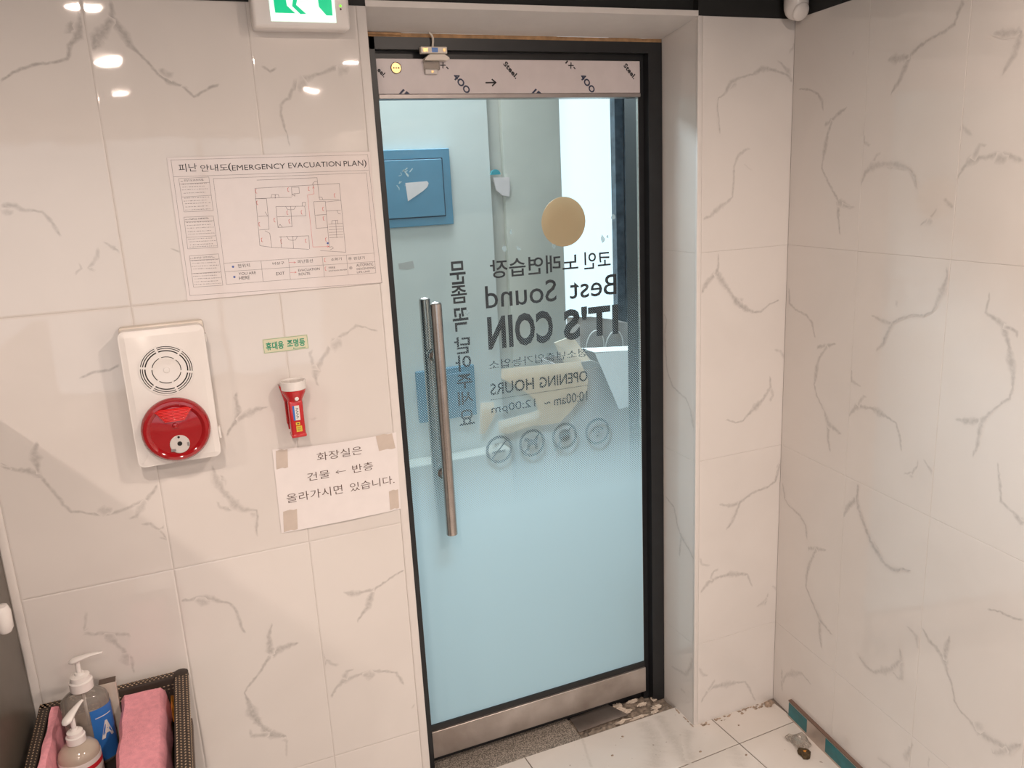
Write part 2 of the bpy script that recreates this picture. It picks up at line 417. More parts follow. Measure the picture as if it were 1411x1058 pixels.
plain('mortar', (0.22, 0.18, 0.145), 0.95, noise=0.5, scale=70, bump=1.0, bscale=160)
plain('caulk', (0.60, 0.52, 0.44), 0.8, noise=0.15)
plain('dirt', (0.33, 0.25, 0.19), 0.95, noise=0.5, scale=90)
plain('mould', (0.07, 0.045, 0.02), 0.9, noise=0.6, scale=120, bump=1.0)
plain('hall_wall', (0.66, 0.67, 0.635), 0.8, noise=0.04, scale=4)
plain('hall_wall_grey', (0.63, 0.61, 0.54), 0.8, noise=0.07, scale=5)
plain('hall_shade', (0.52, 0.51, 0.47), 0.8, noise=0.1, scale=5)  # darker tone paints the shading at the hallway wall corner
plain('hall_floor', (0.30, 0.31, 0.31), 0.6, noise=0.1)
plain('blue_metal', (0.10, 0.25, 0.36), 0.45, noise=0.06, scale=10)
plain('blue_seam', (0.015, 0.04, 0.07), 0.6)
plain('torn_paper', (0.74, 0.64, 0.62), 0.8, noise=0.03)
plain('teal_paint', (0.05, 0.34, 0.40), 0.6)
plain('scrape', (0.52, 0.60, 0.60), 0.7)
plain('kraft_cream', (0.72, 0.62, 0.50), 0.8, noise=0.05)
plain('carton_grey', (0.36, 0.33, 0.31), 0.8, noise=0.06)
plain('carton_in', (0.52, 0.49, 0.46), 0.8)
plain('bag_white', (0.78, 0.80, 0.80), 0.6, noise=0.02)
plain('twine', (0.80, 0.80, 0.78), 0.7)
plain('smudge', (0.20, 0.26, 0.28), 0.7)
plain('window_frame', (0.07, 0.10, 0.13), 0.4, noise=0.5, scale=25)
plain('fill_glass', (0.7, 0.8, 0.9), 0.3, emit=(0.72, 0.87, 1.0), es=FILL_E, noise=0.02)
plain('window_pane', (0.8, 0.9, 0.95), 0.3, emit=(0.86, 0.97, 1.0), es=WIN_E, noise=0.02)

def steel_scuffed():
    m, nt, b = nodes('steel_scuffed'); _s(b, 'Metallic', 0.85); _s(b, 'Roughness', 0.3)
    P = pos(nt)
    n = N(nt, 'ShaderNodeTexNoise', Scale=7.0, Detail=5.0, Distortion=0.2); nt.links.new(P, n.inputs['Vector'])
    r = nt.nodes.new('ShaderNodeValToRGB')
    e = r.color_ramp.elements; e[0].position = 0.28; e[0].color = (0.36, 0.31, 0.28, 1); e[1].position = 0.65; e[1].color = (0.60, 0.55, 0.52, 1)
    nt.links.new(n.outputs['Fac'], r.inputs['Fac']); nt.links.new(r.outputs['Color'], b.inputs['Base Color'])
    mr = N(nt, 'ShaderNodeMapRange'); mr.inputs['To Min'].default_value = 0.5; mr.inputs['To Max'].default_value = 0.22
    nt.links.new(n.outputs['Fac'], mr.inputs['Value']); nt.links.new(mr.outputs['Result'], b.inputs['Roughness'])
steel_scuffed()

def granite():
    m, nt, b = nodes('granite'); _s(b, 'Roughness', 0.6)
    P = pos(nt)
    n = N(nt, 'ShaderNodeTexNoise', Scale=260.0, Detail=3.0); nt.links.new(P, n.inputs['Vector'])
    r = nt.nodes.new('ShaderNodeValToRGB'); e = r.color_ramp.elements
    e[0].position = 0.38; e[0].color = (0.085, 0.075, 0.065, 1); e[1].position = 0.64; e[1].color = (0.42, 0.37, 0.32, 1)
    nt.links.new(n.outputs['Fac'], r.inputs['Fac']); nt.links.new(r.outputs['Color'], b.inputs['Base Color'])
granite()

def glass(name, tint, r=0.02, fac=1.0):
    m = bpy.data.materials.new(name); m.use_nodes = True; MATS[name] = m
    nt = m.node_tree; nt.nodes.clear()
    out = nt.nodes.new('ShaderNodeOutputMaterial'); mix = nt.nodes.new('ShaderNodeMixShader')
    t = nt.nodes.new('ShaderNodeBsdfTransparent'); t.inputs[0].default_value = tint + (1,)
    g = nt.nodes.new('ShaderNodeBsdfGlossy'); g.inputs['Roughness'].default_value = r
    fr = nt.nodes.new('ShaderNodeFresnel'); fr.inputs[0].default_value = 1.45
    mm = nt.nodes.new('ShaderNodeMath'); mm.operation = 'MULTIPLY'; mm.inputs[1].default_value = fac
    nt.links.new(fr.outputs[0], mm.inputs[0]); nt.links.new(mm.outputs[0], mix.inputs[0])
    nt.links.new(t.outputs[0], mix.inputs[1]); nt.links.new(g.outputs[0], mix.inputs[2]); nt.links.new(mix.outputs[0], out.inputs[0])
glass('door_glass', (0.915, 0.965, 0.975), fac=0.4)
glass('clear_plastic', (0.95, 0.93, 0.90), 0.08)
def milky(name, base, dcol, fac):
    nt = MATS[name].node_tree; out = [n for n in nt.nodes if n.type == 'OUTPUT_MATERIAL'][0]
    src = out.inputs[0].links[0].from_socket; mx = nt.nodes.new('ShaderNodeMixShader'); d = nt.nodes.new('ShaderNodeBsdfDiffuse')
    d.inputs[0].default_value = dcol + (1,); mx.inputs[0].default_value = fac
    nt.links.new(src, mx.inputs[1]); nt.links.new(d.outputs[0], mx.inputs[2]); nt.links.new(mx.outputs[0], out.inputs[0])
milky('clear_plastic', None, (0.62, 0.57, 0.52), 0.26)
plain('glass_edge', (0.16, 0.28, 0.30), 0.2)

glass('glue', (0.80, 0.84, 0.85), 0.3)
milky('glue', None, (0.75, 0.80, 0.82), 0.35)

def film():
    """dotted frosted film: dot size grows downward until the film is solid (a printed gradation)"""
    m = bpy.data.materials.new('frosted_film'); m.use_nodes = True; MATS['frosted_film'] = m
    nt = m.node_tree; nt.nodes.clear()
    out = nt.nodes.new('ShaderNodeOutputMaterial'); mix = nt.nodes.new('ShaderNodeMixShader')
    t = nt.nodes.new('ShaderNodeBsdfTransparent'); t.inputs[0].default_value = (1, 1, 1, 1)
    d = nt.nodes.new('ShaderNodeBsdfDiffuse'); d.inputs[0].default_value = FILM_C + (1,)
    tr = nt.nodes.new('ShaderNodeBsdfTranslucent'); tr.inputs[0].default_value = FILM_C + (1,)
    dm = nt.nodes.new('ShaderNodeMixShader'); dm.inputs[0].default_value = 0.5
    nt.links.new(d.outputs[0], dm.inputs[1]); nt.links.new(tr.outputs[0], dm.inputs[2])
    sp = nt.nodes.new('ShaderNodeSeparateXYZ'); nt.links.new(pos(nt), sp.inputs[0])
    def M(op, a, b=None, c=None):
        n = nt.nodes.new('ShaderNodeMath'); n.operation = op
        for i, v in enumerate((a, b, c)):
            if v is None: continue
            if isinstance(v, (int, float)): n.inputs[i].default_value = v
            else: nt.links.new(v, n.inputs[i])
        return n.outputs[0]
    k = 2 * PI / 0.0070
    cx = M('COSINE', M('MULTIPLY', sp.outputs['X'], k)); cz = M('COSINE', M('MULTIPLY', sp.outputs['Z'], k))
    s = M('MULTIPLY', M('MULTIPLY', cx, cz), 2.0)
    mr = N(nt, 'ShaderNodeMapRange'); mr.inputs['From Min'].default_value = 1.38; mr.inputs['From Max'].default_value = 0.90
    mr.inputs['To Min'].default_value = 2.1; mr.inputs['To Max'].default_value = -0.2; mr.clamp = False
    nt.links.new(sp.outputs['Z'], mr.inputs['Value'])
    steep = M('MULTIPLY_ADD', sp.outputs['Z'], 13.6, -12.44)
    df = M('SUBTRACT', s, M('MINIMUM', mr.outputs['Result'], steep))
    fa = N(nt, 'ShaderNodeMapRange'); fa.inputs['From Min'].default_value = -0.25; fa.inputs['From Max'].default_value = 0.25
    fa.inputs['To Max'].default_value = 0.96
    nt.links.new(df, fa.inputs['Value'])
    nt.links.new(fa.outputs['Result'], mix.inputs[0]); nt.links.new(t.outputs[0], mix.inputs[1]); nt.links.new(dm.outputs[0], mix.inputs[2])
    nt.links.new(mix.outputs[0], out.inputs[0])
film()

# ------------------------------------------------------------ mesh helpers
ORG = {}
class MB:
    def __init__(s): s.v = []; s.f = []; s.m = []; s.a = []
    def add(s, v, f, mi=0, a=None):
        b = len(s.v); s.v += [tuple(p) for p in v]; s.f += [tuple(i + b for i in q) for q in f]; s.m += [mi] * len(f)
        s.a += list(a) if a else [0.0] * len(v)
        return s
    def box(s, x0, x1, y0, y1, z0, z1, mi=0):
        v = [(x, y, z) for x in (x0, x1) for y in (y0, y1) for z in (z0, z1)]
        return s.add(v, [(0, 1, 3, 2), (4, 6, 7, 5), (0, 4, 5, 1), (2, 3, 7, 6), (0, 2, 6, 4), (1, 5, 7, 3)], mi)
    def rbox(s, x0, x1, y0, y1, z0, z1, r, seg=3, mi=0):
        bm = bmesh.new(); bmesh.ops.create_cube(bm, size=1)
        for v in bm.verts: v.co = Vector(((x0 + x1) / 2 + v.co.x * (x1 - x0), (y0 + y1) / 2 + v.co.y * (y1 - y0), (z0 + z1) / 2 + v.co.z * (z1 - z0)))
        bmesh.ops.bevel(bm, geom=list(bm.edges), offset=r, segments=seg, profile=0.5, affect='EDGES')
        s.bm(bm, mi); return s
    def bm(s, bm, mi=0):
        bm.verts.ensure_lookup_table(); bm.verts.index_update()
        s.add([v.co[:] for v in bm.verts], [[v.index for v in f.verts] for f in bm.faces], mi); bm.free(); return s
    def lathe(s, prof, c, axis='Z', seg=32, mi=0, M=None, sx=1, sy=1):
        """profile [(r, h)] around axis through c"""
        v = []; f = []; n = len(prof)
        for r, h in prof:
            for k in range(seg):
                a = 2 * PI * k / seg; x, y = r * math.cos(a) * sx, r * math.sin(a) * sy
                p = {'Z': (x, y, h), 'Y': (x, h, y), 'X': (h, x, y)}[axis]
                p = Vector(p)
                if M: p = M @ p
                v.append(tuple(p + Vector(c)))
        for i in range(n - 1):
            for k in range(seg):
                k2 = (k + 1) % seg
                f.append((i * seg + k, i * seg + k2, (i + 1) * seg + k2, (i + 1) * seg + k))
        if prof[0][0] > 1e-6: f.append(tuple(range(seg)))
        if prof[-1][0] > 1e-6: f.append(tuple(reversed(range((n - 1) * seg, n * seg))))
        return s.add(v, f, mi)
    def tube(s, pts, r, seg=10, mi=0, cap=True):
        pts = [Vector(p) for p in pts]; v = []; f = []; n = len(pts)
        up = None
        for i, p in enumerate(pts):
            d = (pts[min(i + 1, n - 1)] - pts[max(i - 1, 0)]).normalized()
            if up is None: up = d.orthogonal().normalized()
            up = (up - d * up.dot(d)).normalized(); q = d.cross(up)
            rr = r[i] if isinstance(r, (list, tuple)) else r
            for k in range(seg):
                a = 2 * PI * k / seg; v.append(tuple(p + (up * math.cos(a) + q * math.sin(a)) * rr))
        for i in range(n - 1):
            for k in range(seg):
                k2 = (k + 1) % seg; f.append((i * seg + k, i * seg + k2, (i + 1) * seg + k2, (i + 1) * seg + k))
        if cap: f.append(tuple(reversed(range(seg)))); f.append(tuple(range((n - 1) * seg, n * seg)))
        return s.add(v, f, mi)
    def prism(s, poly, d0, d1, axis='Y', mi=0):
        """2D poly extruded along axis: Y -> (x, z), Z -> (x, y), X -> (y, z)"""
        n = len(poly)
        def P(a, b, d): return {'Y': (a, d, b), 'Z': (a, b, d), 'X': (d, a, b)}[axis]
        v = [P(a, b, d0) for a, b in poly] + [P(a, b, d1) for a, b in poly]
        f = [tuple(range(n)), tuple(reversed(range(n, 2 * n)))] + [(i, i + n, (i + 1) % n + n, (i + 1) % n) for i in range(n)]
        return s.add(v, f, mi)
    def ring(s, cx, cz, r0, r1, y0, y1, a0=0, a1=360, seg=24, mi=0):
        """flat annulus sector in the XZ plane"""
        v = []; f = []
        for k in range(seg + 1):
            a = math.radians(a0 + (a1 - a0) * k / seg)
            for r in (r0, r1):
                for y in (y0, y1): v.append((cx + r * math.cos(a), y, cz + r * math.sin(a)))
        for k in range(seg):
            b = 4 * k; c = b + 4
            f += [(b, c, c + 2, b + 2), (b + 1, b + 3, c + 3, c + 1), (b, b + 1, c + 1, c), (b + 2, c + 2, c + 3, b + 3)]
        f += [(0, 2, 3, 1), (4 * seg, 4 * seg + 1, 4 * seg + 3, 4 * seg + 2)]
        return s.add(v, f, mi)
    def seg(s, x0, z0, x1, z1, w, y0, y1, mi=0):
        d = Vector((x1 - x0, z1 - z0)); L = d.length
        if L < 1e-7: return s
        d /= L; n = Vector((-d.y, d.x)) * w / 2; e = d * w * 0.4
        return s.prism([(x0 - e.x + n.x, z0 - e.y + n.y), (x0 - e.x - n.x, z0 - e.y - n.y), (x1 + e.x - n.x, z1 + e.y - n.y), (x1 + e.x + n.x, z1 + e.y + n.y)], y0, y1, 'Y', mi)
    def make(s, name, mats, parent=None, smooth=False, origin=None, vein=False, fixn=True):
        if isinstance(mats, str): mats = [mats]
        if origin is None:
            if s.v:
                xs, ys, zs = zip(*s.v); origin = ((min(xs) + max(xs)) / 2, (min(ys) + max(ys)) / 2, min(zs))
            else: origin = (0, 0, 0)
        me = bpy.data.meshes.new(name)
        me.from_pydata([(x - origin[0], y - origin[1], z - origin[2]) for x, y, z in s.v], [], s.f)
        for m in mats: me.materials.append(MATS[m])
        me.polygons.foreach_set('material_index', s.m)
        if vein:
            at = me.attributes.new('vein', 'FLOAT', 'POINT'); at.data.foreach_set('value', s.a)
        me.update()
        if fixn and not vein:
            b = bmesh.new(); b.from_mesh(me); bmesh.ops.recalc_face_normals(b, faces=b.faces); b.to_mesh(me); b.free()
        if smooth:
            me.polygons.foreach_set('use_smooth', [True] * len(me.polygons))
            try: me.set_sharp_from_angle(angle=math.radians(38))
            except Exception: pass
        o = bpy.data.objects.new(name, me); COL.objects.link(o)
        put(o, origin, parent); return o
def put(o, origin, parent):
    ORG[o.name] = Vector(origin)
    if parent: o.parent = parent; o.location = Vector(origin) - ORG[parent.name]
    else: o.location = origin
def empty(name, loc):
    o = bpy.data.objects.new(name, None); COL.objects.link(o); o.empty_display_size = 0.05; put(o, loc, None); return o
def tag(o, label=None, cat=None, group=None, kind=None):
    if label: o['label'] = label
    if cat: o['category'] = cat
    if group: o['group'] = group
    if kind: o['kind'] = kind
    return o

def text_mesh(t, bold=0.0, sp=1.0):
    cu = bpy.data.curves.new('t', 'FONT'); cu.body = t; cu.size = 1.0; cu.resolution_u = 3; cu.offset = bold; cu.fill_mode = 'FRONT'; cu.space_character = 1.0 + max(0, bold - 0.02) * 4
    o = bpy.data.objects.new('t', cu); COL.objects.link(o); bpy.context.view_layer.update()
    me = o.to_mesh(); v = [tuple(p.co) for p in me.vertices]; f = [tuple(p.vertices) for p in me.polygons]
    o.to_mesh_clear(); bpy.data.objects.remove(o); bpy.data.curves.remove(cu)
    return v, f
def text_fit(mb, t, x0, z0, x1, z1, y, bold=0.0, mi=0, mirror=False, rot=0.0, th=0.0):
    """text stretched to a box in the XZ plane; z0/z1 base and cap. mirror: reads properly from behind"""
    v, f = text_mesh(t, bold)
    if not v: return
    xs = [p[0] for p in v]; ys = [p[1] for p in v]
    a, b, c, d = min(xs), max(xs), min(ys), max(ys)
    out = []
    cx, cz = (x0 + x1) / 2, (z0 + z1) / 2
    for p in v:
        u = (p[0] - a) / (b - a + 1e-9); q = (p[1] - c) / (d - c + 1e-9)
        if mirror: u = 1 - u
        X = (u - 0.5) * (x1 - x0); Z = (q - 0.5) * (z1 - z0)
        if rot: X, Z = X * math.cos(rot) - Z * math.sin(rot), X * math.sin(rot) + Z * math.cos(rot)
        out.append((cx + X, y, cz + Z))
    mb.add(out, f, mi)
def rail(x, z, y0, y1):
    """carry a wall-plane point (x, z) measured at depth y0 to depth y1 along the sight line"""
    k = (y1 - CPOS.y) / (y0 - CPOS.y)
    return CPOS.x + (x - CPOS.x) * k, CPOS.z + (z - CPOS.z) * k
# ------------------------------------------------------------ the room: tiled planes
XP, YP, XR, AR = 1.3827, -0.0223, 1.6896, 0.1116
HR = math.hypot(1, AR); ZT = 2.0386
XC = XR + AR * YP                       # inner corner of pier and right wall
PLANES = {
 'L': (Vector((0, 0, 0)), Vector((1, 0, 0)), Vector((0, 0, 1)), Vector((0, -1, 0))),
 'P': (Vector((0, YP, 0)), Vector((1, 0, 0)), Vector((0, 0, 1)), Vector((0, -1, 0))),
 'R': (Vector((XC, YP, 0)), Vector((-AR / HR, -1 / HR, 0)), Vector((0, 0, 1)), Vector((-1 / HR, AR / HR, 0))),
 'J': (Vector((XP, 0, 0)), Vector((0, 1, 0)), Vector((0, 0, 1)), Vector((-1, 0, 0))),
 'K': (Vector((0.547, 0, 0)), Vector((0, 1, 0)), Vector((0, 0, 1)), Vector((1, 0, 0))),
 'F': (Vector((0, 0, 0)), Vector((1, 0, 0)), Vector((0, 1, 0)), Vector((0, 0, 1))),
}
def vein_quads():
    res = {}
    rnd = random.Random(3); cnt = 0
    for line in VEINS.strip().split('\n'):
        t = line.split(); pl = t[0]; a = int(t[1]) / 100; n = list(map(int, t[2:]))
        P = [(Vector((n[i] / 1000, n[i + 1] / 1000)), n[i + 2] / 2000) for i in range(0, len(n), 3)]
        Q = []
        for i in range(len(P) - 1):
            (p, w0), (q, w1) = P[i], P[i + 1]; k = max(1, int((q - p).length / 0.006))
            for j in range(k):
                f = j / k; Q.append((p.lerp(q, f), w0 + (w1 - w0) * f))
        Q.append(P[-1])
        C = []
        for i, (p, w) in enumerate(Q):
            d = (Q[min(i + 1, len(Q) - 1)][0] - Q[max(i - 1, 0)][0])
            if d.length < 1e-6: d = Vector((1, 0))
            d.normalize(); nn = Vector((-d.y, d.x))
            if 0 < i < len(Q) - 1 and (Q[i + 1][0] - p).dot(p - Q[i - 1][0]) < 0: w *= 0.45
            w = max(w, 0.0009) * rnd.uniform(0.75, 1.3); p = p + nn * rnd.uniform(-1, 1) * min(0.0011, w * 0.35)
            e = 1.05 if pl != 'F' else 1.3
            end = i in (0, len(Q) - 1); al = 0.0 if end else a * rnd.uniform(0.7, 1.0)
            C.append(([p - nn * w * e, p - nn * w * 0.22, p + nn * w * 0.22, p + nn * w * e], [0, al, al, 0]))
        lift = 0.00008 + 0.00005 * (cnt % 13); cnt += 1
        for i in range(len(C) - 1): res.setdefault(pl, []).append((C[i], C[i + 1], (lift + i * 0.0000025, lift + (i + 1) * 0.0000025)))
    return res
VQ = vein_quads()
USED = set()
def tile(pl, parent, u0, u1, v0, v1, mat='wall_tile', g=0.0005, corners=None, th=0.004, lift=0.0):
    """one glazed tile with an eased edge; the printed veins lie in its face"""
    O, U, V, Nn = PLANES[pl]
    mb = MB(); e = 0.0014; c = 0.0007
    if pl in 'LK': e = 0.0036; c = 0.0008
    if pl in 'PRJ': g = 0.00025; e = 0.0008; c = 0.0004
    base = corners or [(u0 + g, v0 + g), (u1 - g, v0 + g), (u1 - g, v1 - g), (u0 + g, v1 - g)]
    cu = sum(p[0] for p in base) / 4; cv = sum(p[1] for p in base) / 4
    def inset(k): return [(u + (k if u < cu else -k), v + (k if v < cv else -k)) for u, v in base]
    rings = [(base, -th), (base, -c), (inset(e * 0.5), -c * 0.3), (inset(e), 0.0)]
    vs = []
    for r, h in rings: vs += [O + U * u + V * v + Nn * (h + lift) for u, v in r]
    fs = []
    for i in range(3):
        for k in range(4):
            k2 = (k + 1) % 4; fs.append((i * 4 + k, i * 4 + k2, (i + 1) * 4 + k2, (i + 1) * 4 + k))
    fs.append((12, 13, 14, 15)); fs.append((3, 2, 1, 0))
    flip = U.cross(V).dot(Nn) < 0
    if flip: fs = [tuple(reversed(f)) for f in fs]
    mb.add(vs, fs)
    iu0, iv0 = inset(e)[0]; iu1, iv1 = inset(e)[2]
    for A, B, lf in VQ.get(pl, []):
        m = (A[0][1] + B[0][1]) / 2
        if pl == 'F' and id(A) in USED: continue
        if not (min(u0, u1) <= m.x < max(u0, u1) and min(v0, v1) <= m.y < max(v0, v1)): continue
        if pl == 'F': USED.add(id(A))
        def cl(p): return Vector((min(max(p.x, iu0), iu1), min(max(p.y, iv0), iv1)))
        pa = [cl(p) for p in A[0]]; pb = [cl(p) for p in B[0]]
        vv = [O + U * p.x + V * p.y + Nn * (lf[0 if k < 4 else 1] + lift) for k, p in enumerate(pa + pb)]
        ff = [(i, i + 4, i + 5, i + 1) for i in range(3)]
        d = (B[0][1] - A[0][1]);
        # keep the strip facing the room
        ff = [q for q in ff if ((vv[q[2]] - vv[q[0]]).cross(vv[q[3]] - vv[q[1]])).length > 6e-8]
        if not ff: continue
        n = (vv[4] - vv[0]).cross(vv[1] - vv[0])
        if n.dot(Nn) < 0: ff = [tuple(reversed(f)) for f in ff]
        mb.add(vv, ff, 0, A[1] + B[1])
    return mb.make('tile', mat, parent, vein=True)
Z1, HJ = 1.4463, 0.5951
ROWS = [0.0, Z1 - 2 * HJ, Z1 - HJ, Z1, ZT]
ROWSP = [0.0, Z1 - 2 * HJ + 0.0204, Z1 - HJ + 0.0112, Z1 + 0.0051, ZT]

# wall to the left of the door
wb = MB().box(-0.318, 0.543, 0.0012, 0.26, -0.05, ZT).make('wall_back', 'grout')
tag(wb, 'white marble-print tiled wall to the left of the glass door', 'wall', kind='structure')
for cu in ((-0.300, 0.0), (0.0, 0.3), (0.3, 0.5255)):
    for i in range(4): tile('L', wb, cu[0], cu[1], ROWS[i], ROWS[i + 1])
for i in range(4): tile('K', wb, 0.006, 0.142, ROWS[i], ROWS[i + 1])
t = MB().rbox(0.5262, 0.547, -0.0008, 0.008, 0.0, ZT, 0.0018, 2).make('trim_1', 'trim_white', smooth=True)
tag(t, 'white corner bead up the left wall edge beside the door', 'trim', kind='structure')
t = MB().rbox(-0.3178, -0.3006, -0.0014, 0.008, 0.0, ZT, 0.0025, 2).make('trim_2', 'trim_white', smooth=True)
tag(t, 'white end bead of the tiled wall beside the dark panel', 'trim', kind='structure')

# pier to the right of the door
wp = MB().prism([(XP + 0.0012, YP + 0.0012), (XC + 0.06, YP + 0.0012), (XC + 0.06, 0.26), (XP + 0.0012, 0.26)], -0.05, ZT, 'Z').make('wall_pier', 'grout')
tag(wp, 'narrow tiled pier between the glass door and the right wall', 'wall', kind='structure')
for i in range(4):
    tile('P', wp, XP + 0.0135, XC, ROWSP[i], ROWSP[i + 1])
    tile('J', wp, YP + 0.004, 0.142, ROWSP[i], ROWSP[i + 1])
t = MB().rbox(XP - 0.001, XP + 0.013, YP - 0.0012, YP + 0.007, 0.0, ZT, 0.0018, 2).make('trim_3', 'trim_white', smooth=True)
tag(t, 'white corner bead on the pier edge right of the door', 'trim', kind='structure')

# right wall, turned a few degrees
def Rp(u, n=0.0):
    O, U, V, Nn = PLANES['R']; p = O + U * u + Nn * n; return (p.x, p.y)
wr = MB().prism([Rp(0, -0.0012), Rp(4.7, -0.0012), Rp(4.7, -0.1), Rp(0, -0.1)], 0, ZT, 'Z').make('wall_right', 'grout')
tag(wr, 'white marble-print tiled wall on the right of the room', 'wall', kind='structure')
u1 = (YP + 0.307) * HR; ed = [0.0, u1] + [u1 + 0.2918 * (k + 1) for k in range(7)]
ed[2] = (YP + 0.5971) * HR
for k in range(3, len(ed)): ed[k] = ed[2] + 0.295 * (k - 2)
for k in range(len(ed) - 1):
    for i in range(4): tile('R', wr, ed[k], ed[k + 1], ROWSP[i], ROWSP[i + 1])

# floor
fl = MB().box(-2.6, 1.9, -4.9, 0.079, -0.06, -0.0025).make('floor', 'floor_grout')
tag(fl, 'pale marble-look floor tiles in front of the door', 'floor', kind='structure')
th = math.radians(2.0); c0 = Vector((1.455, -0.15))
def fr(u, v):
    x = u * math.cos(th) - v * math.sin(th); y = u * math.sin(th) + v * math.cos(th)
    return (c0.x + x, min(c0.y + y, 0.0785))
for iu in range(-3, 1):
    for iv in range(-3, 1):
        a0, a1, b0, b1 = iu * 0.592, (iu + 1) * 0.592, iv * 0.592, (iv + 1) * 0.592
        if iu == 0: a1 = 0.225 + (0 if iv == 0 else 0)
        if iv == 0: b1 = 0.26
        g = 0.0016
        cs = [fr(a0 + g, b0 + g), fr(a1 - g, b0 + g), fr(a1 - g, b1 - g), fr(a0 + g, b1 - g)]
        xs = [c[0] for c in cs]; ys = [c[1] for c in cs]
        tile('F', fl, min(xs), max(xs), min(ys), max(ys), 'floor_tile', corners=cs, th=0.002)

# dark glossy side panel on the far left, rest of the room behind the camera
wl = MB().rbox(-0.360, -0.3182, -1.15, 0.0, 0, 1.30, 0.002, 1).make('wall_left', 'dark_panel')
tag(wl, 'glossy dark brown side panel at the left edge', 'wall', kind='structure')
wx = MB().box(-2.66, -2.6, -4.9, 0.26, 0, ZC).make('wall_side', 'plaster')
tag(wx, 'plain plastered wall of the room far to the left', 'wall', kind='structure')
sh = empty('fill_glazing', (0.9, -4.83, 0.5)); tag(sh, 'bright glazing added behind the viewer as cool fill', 'window', kind='structure')  # glowing panel added as cool fill; stands for a bluish source behind the viewer
MB().box(-1.30, 1.15, -4.838, -4.832, 0.30, 2.10).make('pane', 'fill_glass', sh)
MB().box(-1.35, 1.17, -4.836, -4.80, 0.25, 0.30).box(-1.35, 1.17, -4.836, -4.80, 2.10, 2.15).box(0.36, 0.40, -4.830, -4.80, 0.30, 2.10).make('window_frame', 'frame_black', sh)
wf = MB().box(-2.6, 1.9, -4.9, -4.84, 0, ZC).make('wall_front', 'plaster')
tag(wf, 'plain plastered wall behind the viewer', 'wall', kind='structure')
wy = MB().box(-2.6, -0.3185, 0.001, 0.06, 0, ZC).make('wall_rear', 'plaster')
tag(wy, 'plain wall behind the dark side panel', 'wall', kind='structure')
ce = MB().box(-2.66, 2.0, -4.9, 0.26, ZC, ZC + 0.05).make('ceiling', 'black_paint')
tag(ce, 'matt black painted ceiling above the tiled walls', 'ceiling', kind='structure')
hd = MB()
hd.box(-0.3190, 0.547, 0.0005, 0.26, ZT, ZC); hd.box(0.547, XP, 0.0005, 0.26, ZT + 0.012, ZC)
hd.box(XP, XC + 0.08, YP + 0.0005, 0.26, ZT, ZC)
hd.prism([Rp(0, -0.0005), Rp(4.7, -0.0005), Rp(4.7, -0.1), Rp(0, -0.1)], ZT, ZC, 'Z')
h = hd.make('wall_header', 'black_paint'); tag(h, 'matt black band above the wall tiles and the door recess', 'wall', kind='structure')
# white soffit of the door recess, tilting down to the frame, with a raw wood edge at the back
so = MB()
pts = [(0.547, YP + 0.022, ZT - 0.001), (XP, YP, ZT - 0.001), (XP, 0.1428, 2.0125), (0.547, 0.1428, 2.0125)]
so.add([Vector(p) for p in pts] + [Vector((p[0], p[1], ZT + 0.0118)) for p in pts],
       [(0, 1, 2, 3), (7, 6, 5, 4), (0, 4, 5, 1), (1, 5, 6, 2), (2, 6, 7, 3), (3, 7, 4, 0)])
s = so.make('trim_4', 'trim_white'); tag(s, 'white board lining the top of the door recess', 'trim', kind='structure')
s = MB().box(0.548, XP - 0.001, 0.1429, 0.155, 2.0035, 2.0122).box(0.548, 0.66, 0.1365, 0.1428, 2.0068, 2.0118).make('trim_5', 'wood_raw'); tag(s, 'raw brown wood edge above the black door frame', 'trim', kind='structure')

# threshold: granite strip, broken mortar bed, loose steel plate, lumps of filler
g = MB().rbox(0.548, 1.046, 0.0792, 0.30, -0.05, -0.0008, 0.0015, 1).make('trim_6', 'granite')
tag(g, 'speckled grey granite threshold strip under the glass door', 'threshold', kind='structure')
mb = MB(); nx, ny = 34, 14; rr = random.Random(5)
for i in range(nx + 1):
    for j in range(ny + 1):
        x = 1.0465 + (XP - 0.0015 - 1.0465) * i / nx; y = 0.0795 + 0.22 * j / ny
        mb.v.append((x, y, -0.010 + rr.uniform(-0.004, 0.005) + (0.006 if j < 2 else 0))); mb.a.append(0)
for i in range(nx):
    for j in range(ny):
        a = i * (ny + 1) + j; mb.f.append((a, a + ny + 1, a + ny + 2, a + 1)); mb.m.append(0)
mb.box(0.547, XP + 0.001, 0.0795, 0.31, -0.058, -0.0165)
mo = mb.make('trim_7', 'mortar'); tag(mo, 'broken rough mortar bed at the hinge end of the threshold', 'threshold', kind='structure')
p = MB().add([(1.052, 0.111, -0.003), (1.229, 0.113, 0.001), (1.195, 0.184, 0.002), (1.055, 0.181, -0.001)] + [(1.052, 0.111, -0.005), (1.229, 0.113, -0.001), (1.195, 0.184, 0), (1.055, 0.181, -0.003)],
        [(0, 1, 2, 3), (7, 6, 5, 4), (0, 4, 5, 1), (1, 5, 6, 2), (2, 6, 7, 3), (3, 7, 4, 0)]).make('cover_plate', 'steel_scuffed')
tag(p, 'loose grey steel cover plate lying in the broken threshold', 'plate')
def lump(name, mat, cx, cy, cz, sx, sy, sz, seed, label, cat, group=None, jag=0.35, sub=2, parent=None):
    bm = bmesh.new(); bmesh.ops.create_icosphere(bm, subdivisions=sub, radius=1); r = random.Random(seed)
    for v in bm.verts:
        k = 1 + r.uniform(-jag, jag); v.co = Vector((cx + v.co.x * sx * k, cy + v.co.y * sy * k, cz + max(-0.6, v.co.z) * sz * k))
    m = MB(); m.bm(bm); o = m.make(name, mat, parent)
    if label: tag(o, label, cat, group)
    return o
